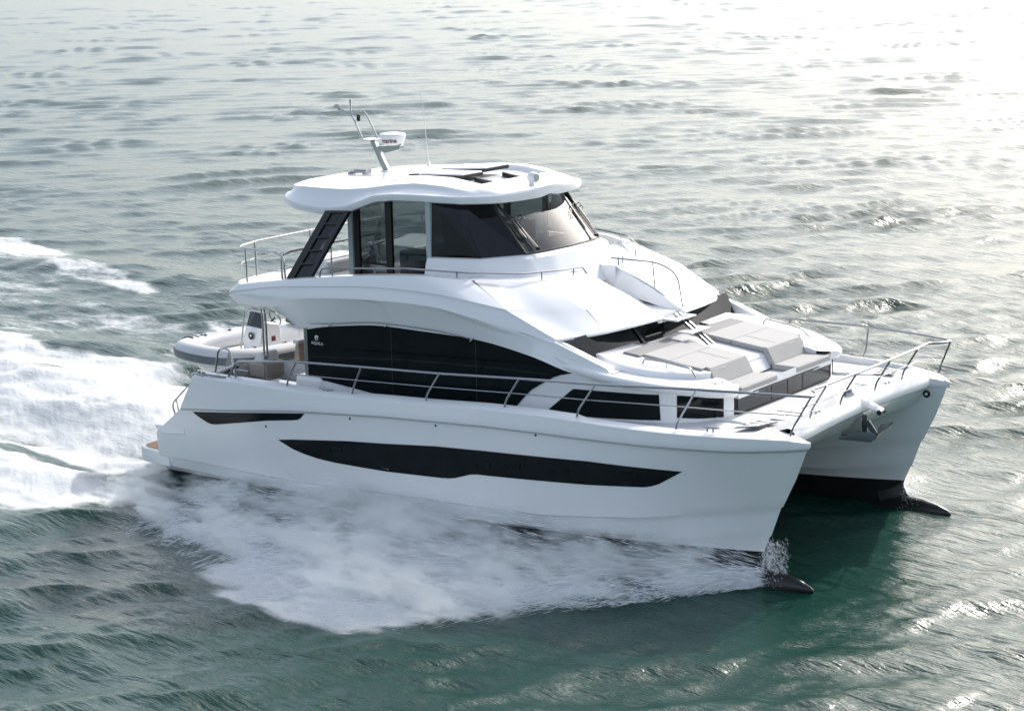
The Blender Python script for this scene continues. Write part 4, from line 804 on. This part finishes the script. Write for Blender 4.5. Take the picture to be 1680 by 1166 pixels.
    Z += aft * (.45 * np.exp(-(Yw / 2.2) ** 2) * np.exp(-((X + 6) / 5) ** 2) - .35 * np.exp(-((np.abs(Yw) - 2.74) / 1.3) ** 2) * np.exp(-((X + 1.5) / 4) ** 2))
    for x0, y0, sx, sy, h in [(-10, 4.0, 6, 1.0, .30), (-13, 1.3, 4.5, 1.2, .30), (-8.5, .4, 3, .8, .22), (-14.5, 7.3, 8, 1.4, -.22), (-5, -4.6, 5, 1.1, .3), (-20, 13.5, 10, 1.6, .35)]: Z += bump(x0, y0, sx, sy, h)
    # --- foam cover, streaked along the track
    n1 = ns(.22, .5, 1); n2 = ns(.5, 1.3, 2, 5)
    def poly_sd(P):
        P = np.array(P); ins = np.zeros(X.shape, bool); dist = np.full(X.shape, 1e9)
        for (x1, y1), (x2, y2) in zip(P, np.roll(P, -1, 0)):
            c = ((y1 > Yw) != (y2 > Yw)) & (X < (x2 - x1) * (Yw - y1) / (y2 - y1 + 1e-12) + x1); ins ^= c
            t = np.clip(((X - x1) * (x2 - x1) + (Yw - y1) * (y2 - y1)) / ((x2 - x1) ** 2 + (y2 - y1) ** 2 + 1e-12), 0, 1); dist = np.minimum(dist, np.hypot(X - x1 - t * (x2 - x1), Yw - y1 - t * (y2 - y1)))
        return np.where(ins, dist, -dist)
    F = np.zeros_like(X)
    near = np.hypot(X - 0, Yw - 0) < 60
    def layer(P, soft, gain, thr, na=n1, nb=n2):
        sd = poly_sd(P) + (na - .5) * 2.2 * soft; m = np.clip(sd / soft, 0, 1)
        return np.clip(m * gain - thr * (1 - m) + (nb - .5) * 1.3 * m, 0, 1) * m
    bowP = [(15.35, -2.78), (14.5, -4.3), (13.3, -5.9), (12.5, -7.2), (12.2, -8.4), (11.4, -9.3), (10.2, -9.6), (8.8, -9.2), (7.3, -8.4), (5.3, -7.3), (2.8, -6.7), (.7, -7.9), (-4, -9.2), (-9, -9.5), (-9, -4.4), (-3, -4.3), (1, -4.6), (4, -4.5), (6, -4.2), (8, -3.7), (12, -3.45), (14.6, -2.9)]
    F = np.maximum(F, layer([(x, y - (.35 if y < -4.2 else 0)) for x, y in bowP], 1.1, 1.0, .1))
    F = np.maximum(F, layer([(x, -y) for x, y in bowP], .8, .8, .1))
    F = np.maximum(F, layer([(1.5, -3.2), (1.5, 3.4), (-4.2, 3.6), (-8, 4.6), (-14, 4.8), (-30, 6), (-60, 8), (-60, -8), (-16, -5.6), (-9, -4.4), (-4.0, -4.4), (.5, -4.3)], 1.0, .9, .1))
    F = np.maximum(F, layer([(3.5, -4.4), (2.5, -7.2), (-3, -9.3), (-12, -10.6), (-40, -14), (-40, -5), (-12, -3.6), (-1, -3.6), (1.5, -4.0)], 1.0, 1.0, .1))
    F = np.maximum(F, .75 * layer([(-2, 3.2), (-9, 3.6), (-16, 4), (-30, 6), (-30, 9), (-18, 8.6), (-11, 6.4), (-5, 5.2)], 1.0, .55, .2))
    F = np.maximum(F, .95 * layer([(-8, 7), (-14, 9.6), (-19, 11.0), (-26, 12.6), (-48, 18), (-48, 25), (-30, 18.3), (-22, 15.2), (-14, 11.8), (-8, 9.2)], 1.2, .75, .1))
    F = np.maximum(F, .62 * layer([(0, 4), (-8, 8.5), (-12, 9.6), (-19, 12), (-40, 18), (-60, 20), (-60, 5), (-20, 7), (-10, 5.6), (-3, 3.9)], 1.0, .72, .2))
    F = np.maximum(F, .55 * np.clip((ns(.10, .16, 9, 5) - .66) * 9, 0, 1) * np.clip(1 - np.hypot(X + 10, Yw - 8) / 45, 0, 1))
    F = np.where(np.hypot(X, Yw) < 120, F, 0)
    Z += F * (n2 - .45) * .22
    nr, na = X.shape
    idx = np.arange(nr * na).reshape(nr, na); i0 = idx[:-1]; i1 = idx[1:]
    q = np.stack([i0, np.roll(i0, -1, 1), np.roll(i1, -1, 1), i1], -1).reshape(-1, 4)
    me = bpy.data.meshes.new('sea'); V = np.stack([X + DX * (1 - .7 * F), Yw + DY * (1 - .7 * F), Z], -1).reshape(-1, 3).astype(np.float32)
    me.vertices.add(len(V)); me.vertices.foreach_set('co', V.ravel())
    me.loops.add(q.size); me.loops.foreach_set('vertex_index', q.ravel().astype(np.int32))
    me.polygons.add(len(q)); me.polygons.foreach_set('loop_start', np.arange(0, q.size, 4, dtype=np.int32)); me.polygons.foreach_set('loop_total', np.full(len(q), 4, np.int32)); me.polygons.foreach_set('use_smooth', np.ones(len(q), bool))
    me.update(); at = me.attributes.new('foam', 'FLOAT', 'POINT'); at.data.foreach_set('value', F.ravel().astype(np.float32))
    o = bpy.data.objects.new('sea', me); COL.objects.link(o); o['kind'] = 'structure'
    m = bpy.data.materials.new('sea_water'); m.use_nodes = True; nt = m.node_tree; L = nt.links; nd = nt.nodes; b = nd['Principled BSDF']; out = nd['Material Output']
    b.inputs['Base Color'].default_value = (.0055, .040, .029, 1); b.inputs['Roughness'].default_value = .20; b.inputs['IOR'].default_value = 1.333; b.inputs['Specular IOR Level'].default_value = .75
    tc = nd.new('ShaderNodeTexCoord')
    def noise(sc, det, rough, scale_vec=(1, 1, 1), rot=0.):
        mp = nd.new('ShaderNodeMapping'); mp.inputs['Scale'].default_value = scale_vec; mp.inputs['Rotation'].default_value = (0, 0, rot); L.new(tc.outputs['Object'], mp.inputs[0])
        n = nd.new('ShaderNodeTexNoise'); n.inputs['Scale'].default_value = sc; n.inputs['Detail'].default_value = det; n.inputs['Roughness'].default_value = rough; L.new(mp.outputs[0], n.inputs['Vector']); return n
    rip = noise(2.6, 5, .6, (.34, 1.35, 1), .10)
    bp = nd.new('ShaderNodeBump'); bp.inputs['Strength'].default_value = .8; bp.inputs['Distance'].default_value = .12; L.new(rip.outputs['Fac'], bp.inputs['Height']); L.new(bp.outputs[0], b.inputs['Normal'])
    fo = nd.new('ShaderNodeBsdfPrincipled'); fo.inputs['Base Color'].default_value = (.58, .60, .60, 1); fo.inputs['Roughness'].default_value = .9; fo.inputs['Subsurface Weight'].default_value = 0
    fn = noise(1.7, 10, .72, (.38, 1.25, 1)); fb = nd.new('ShaderNodeBump'); fb.inputs['Strength'].default_value = .5; fb.inputs['Distance'].default_value = .12; L.new(fn.outputs['Fac'], fb.inputs['Height']); L.new(fb.outputs[0], fo.inputs['Normal'])
    av = nd.new('ShaderNodeAttribute'); av.attribute_name = 'foam'
    # foam fraction = smooth threshold of attribute against the streaky noise
    mt = nd.new('ShaderNodeMath'); mt.operation = 'MULTIPLY_ADD'; L.new(fn.outputs['Fac'], mt.inputs[0]); mt.inputs[1].default_value = 1.7; mt.inputs[2].default_value = -1.30
    ad = nd.new('ShaderNodeMath'); ad.operation = 'ADD'; L.new(mt.outputs[0], ad.inputs[0])
    a2 = nd.new('ShaderNodeMath'); a2.operation = 'MULTIPLY'; L.new(av.outputs['Fac'], a2.inputs[0]); a2.inputs[1].default_value = 1.35; L.new(a2.outputs[0], ad.inputs[1])
    mr = nd.new('ShaderNodeMapRange'); mr.interpolation_type = 'SMOOTHSTEP'; mr.inputs['From Min'].default_value = -.02; mr.inputs['From Max'].default_value = .72; L.new(ad.outputs[0], mr.inputs['Value'])
    mx = nd.new('ShaderNodeMixShader'); L.new(mr.outputs[0], mx.inputs[0]); L.new(b.outputs[0], mx.inputs[1]); L.new(fo.outputs[0], mx.inputs[2]); L.new(mx.outputs[0], out.inputs['Surface'])
    me.materials.append(m); return o
sea = water()

# ================================================================== SPRAY thrown off the bows
YO = [(0, .15), (.9, 1.6), (2.2, 3.2), (3.2, 4.9), (4.2, 5.9), (6, 6.1), (8.5, 5.2), (11, 4.0), (15, 4.6)]      # metres outboard of y = 2.9, by metres aft of the stem
HS = [(0, .12), (.6, .42), (1.6, .62), (3.5, .85), (6, 1.0), (8, .90), (10, .58), (12.5, .34), (15, .2)]
def spray_material():
    m = bpy.data.materials.new('spray_mist'); m.use_nodes = True; nt = m.node_tree; nd = nt.nodes; L = nt.links; nd.clear()
    out = nd.new('ShaderNodeOutputMaterial'); pv = nd.new('ShaderNodeVolumePrincipled'); L.new(pv.outputs[0], out.inputs['Volume'])
    pv.inputs['Color'].default_value = (.99, 1, .99, 1); pv.inputs['Anisotropy'].default_value = .35
    tc = nd.new('ShaderNodeTexCoord'); sx = nd.new('ShaderNodeSeparateXYZ'); L.new(tc.outputs['Object'], sx.inputs[0])
    def mth(op, a, b=None, c=None, clamp=False):
        n = nd.new('ShaderNodeMath'); n.operation = op; n.use_clamp = clamp
        for i, v in enumerate((a, b, c)):
            if v is None: continue
            if isinstance(v, (int, float)): n.inputs[i].default_value = v
            else: L.new(v, n.inputs[i])
        return n.outputs[0]
    def curve(tab, x):
        n = nd.new('ShaderNodeFloatCurve'); c = n.mapping.curves[0]; mx = max(v for _, v in tab)
        pts = [(u / 15, v / mx) for u, v in tab]
        while len(c.points) < len(pts): c.points.new(.5, .5)
        for p, q in zip(c.points, pts): p.location = q
        n.mapping.update(); L.new(x, n.inputs['Value']); return mth('MULTIPLY', n.outputs[0], mx)
    u = mth('SUBTRACT', 15.42, sx.outputs[0]); un = mth('DIVIDE', u, 15.0, clamp=True)
    d = mth('SUBTRACT', mth('ABSOLUTE', sx.outputs[1]), 2.9)
    n3 = nd.new('ShaderNodeTexNoise'); n3.inputs['Scale'].default_value = .8; n3.inputs['Detail'].default_value = 4; L.new(tc.outputs['Object'], n3.inputs['Vector'])
    yo = curve(YO, un); hh = curve(HS, un); rag = mth('MULTIPLY', mth('SUBTRACT', n3.outputs['Fac'], .38, clamp=True), mth('MULTIPLY', yo, .5)); d = mth('ADD', d, rag)
    e = mth('DIVIDE', mth('SUBTRACT', yo, d), mth('ADD', mth('MULTIPLY', yo, .22), .08), clamp=True); e = mth('SMOOTH_MIN', e, 1.0, .0)
    v = mth('DIVIDE', d, yo, clamp=True)
    zf = mth('SUBTRACT', 1.0, mth('DIVIDE', sx.outputs[2], mth('ADD', hh, .12)), clamp=True)
    mp = nd.new('ShaderNodeMapping'); mp.inputs['Scale'].default_value = (.42, 1.2, 1.25); mp.inputs['Rotation'].default_value = (0, .30, .45); L.new(tc.outputs['Object'], mp.inputs[0])
    n1 = nd.new('ShaderNodeTexNoise'); n1.inputs['Scale'].default_value = 2.3; n1.inputs['Detail'].default_value = 8; n1.inputs['Roughness'].default_value = .74; L.new(mp.outputs[0], n1.inputs['Vector'])
    mp2 = nd.new('ShaderNodeMapping'); mp2.inputs['Scale'].default_value = (.7, 1.0, 1.0); L.new(tc.outputs['Object'], mp2.inputs[0])
    n2 = nd.new('ShaderNodeTexNoise'); n2.inputs['Scale'].default_value = .95; n2.inputs['Detail'].default_value = 3; L.new(mp2.outputs[0], n2.inputs['Vector'])
    cl = mth('MULTIPLY', mth('SUBTRACT', n2.outputs['Fac'], .5), .55)
    thr = mth('SUBTRACT', mth('ADD', .60, mth('MULTIPLY', mth('MULTIPLY', e, zf), -.16)), cl)
    q = mth('MULTIPLY', mth('SUBTRACT', n1.outputs['Fac'], thr, clamp=True), 200.0)
    L.new(mth('MULTIPLY', q, mth('MULTIPLY', e, mth('MINIMUM', mth('MULTIPLY', zf, 2.0), 1.0))), pv.inputs['Density'])
    return m
M['spray'] = spray_material()
for sg in (-1, 1):
    rows = []; us = np.linspace(0, 14.6, 50); vs_ = np.linspace(0, 1, 12)
    for u_ in us:
        yo = interp(YO, u_) + .12; h = interp(HS, u_)
        rows.append([(15.42 - u_, sg * (2.9 + v_ * yo), -.15 + (h + .22) * (1 - .75 * v_ ** 2.2) * (.35 if u_ < .01 else 1)) for v_ in vs_] + [(15.42 - u_, sg * (2.9 + v_ * yo), -.45) for v_ in vs_[::-1]])
    mb = MB().loft(rows, True, True, True); o = obj('bow_spray', mb, 'spray'); o['kind'] = 'stuff'
    o['label'] = 'white spray thrown out along the near hull' if sg < 0 else 'white spray thrown out along the far hull'; o['category'] = 'spray'
mb = MB(); r = random.Random(3)
def strand(c, d, l, s_):
    d = Vector(d).normalized() * l; a = d.orthogonal().normalized() * s_; b = d.cross(a).normalized() * s_; c = Vector(c)
    mb.add([c + d, c - d, c + a, c - a * .5 + b * .87, c - a * .5 - b * .87], [(0, 2, 3), (0, 3, 4), (0, 4, 2), (1, 3, 2), (1, 4, 3), (1, 2, 4)])
for i in range(22000):
    sg = -1 if r.random() < .85 else 1; u_ = r.random() ** 1.15 * 12; yo = interp(YO, u_); h = interp(HS, u_); k = r.random()
    if k < .10: c = (15.36 + r.random() ** 2 * .42, sg * (2.74 + r.gauss(0, .10)), .02 + r.random() ** 1.5 * .75); d = (-.5, sg * r.gauss(0, .5), .8); l = .012 + .035 * r.random()
    elif k < .55: v_ = r.random() ** 1.4; c = (15.42 - u_, sg * (2.95 + v_ * yo), .02 + r.random() ** 1.8 * (h + .22) * (1.1 - .8 * v_)); d = (-1, sg * (.35 + .3 * r.random()), .42 - .9 * v_ + r.gauss(0, .12)); l = .05 + .20 * r.random() ** 1.5
    else: v_ = 1 - abs(r.gauss(0, .16)) - .12 * (1 + math.sin(u_ * 2.3 + 1.1 * math.sin(u_ * 1.1))); c = (15.42 - u_, sg * (2.95 + v_ * yo + r.gauss(0, .1)), .03 + r.random() ** 2 * .35); d = (-1, sg * .45, r.gauss(-.1, .2)); l = .03 + .16 * r.random() ** 2
    strand(c, d, l, .0012 + .0022 * r.random() if k < .10 else .0018 + .005 * r.random() ** 3)
M['drop'] = mat('spray_droplets', (.8, .82, .84), .5)
o = obj('spray_droplets', mb, 'drop'); o['kind'] = 'stuff'; o['label'] = 'fine white droplets flying around both bows'; o['category'] = 'spray'
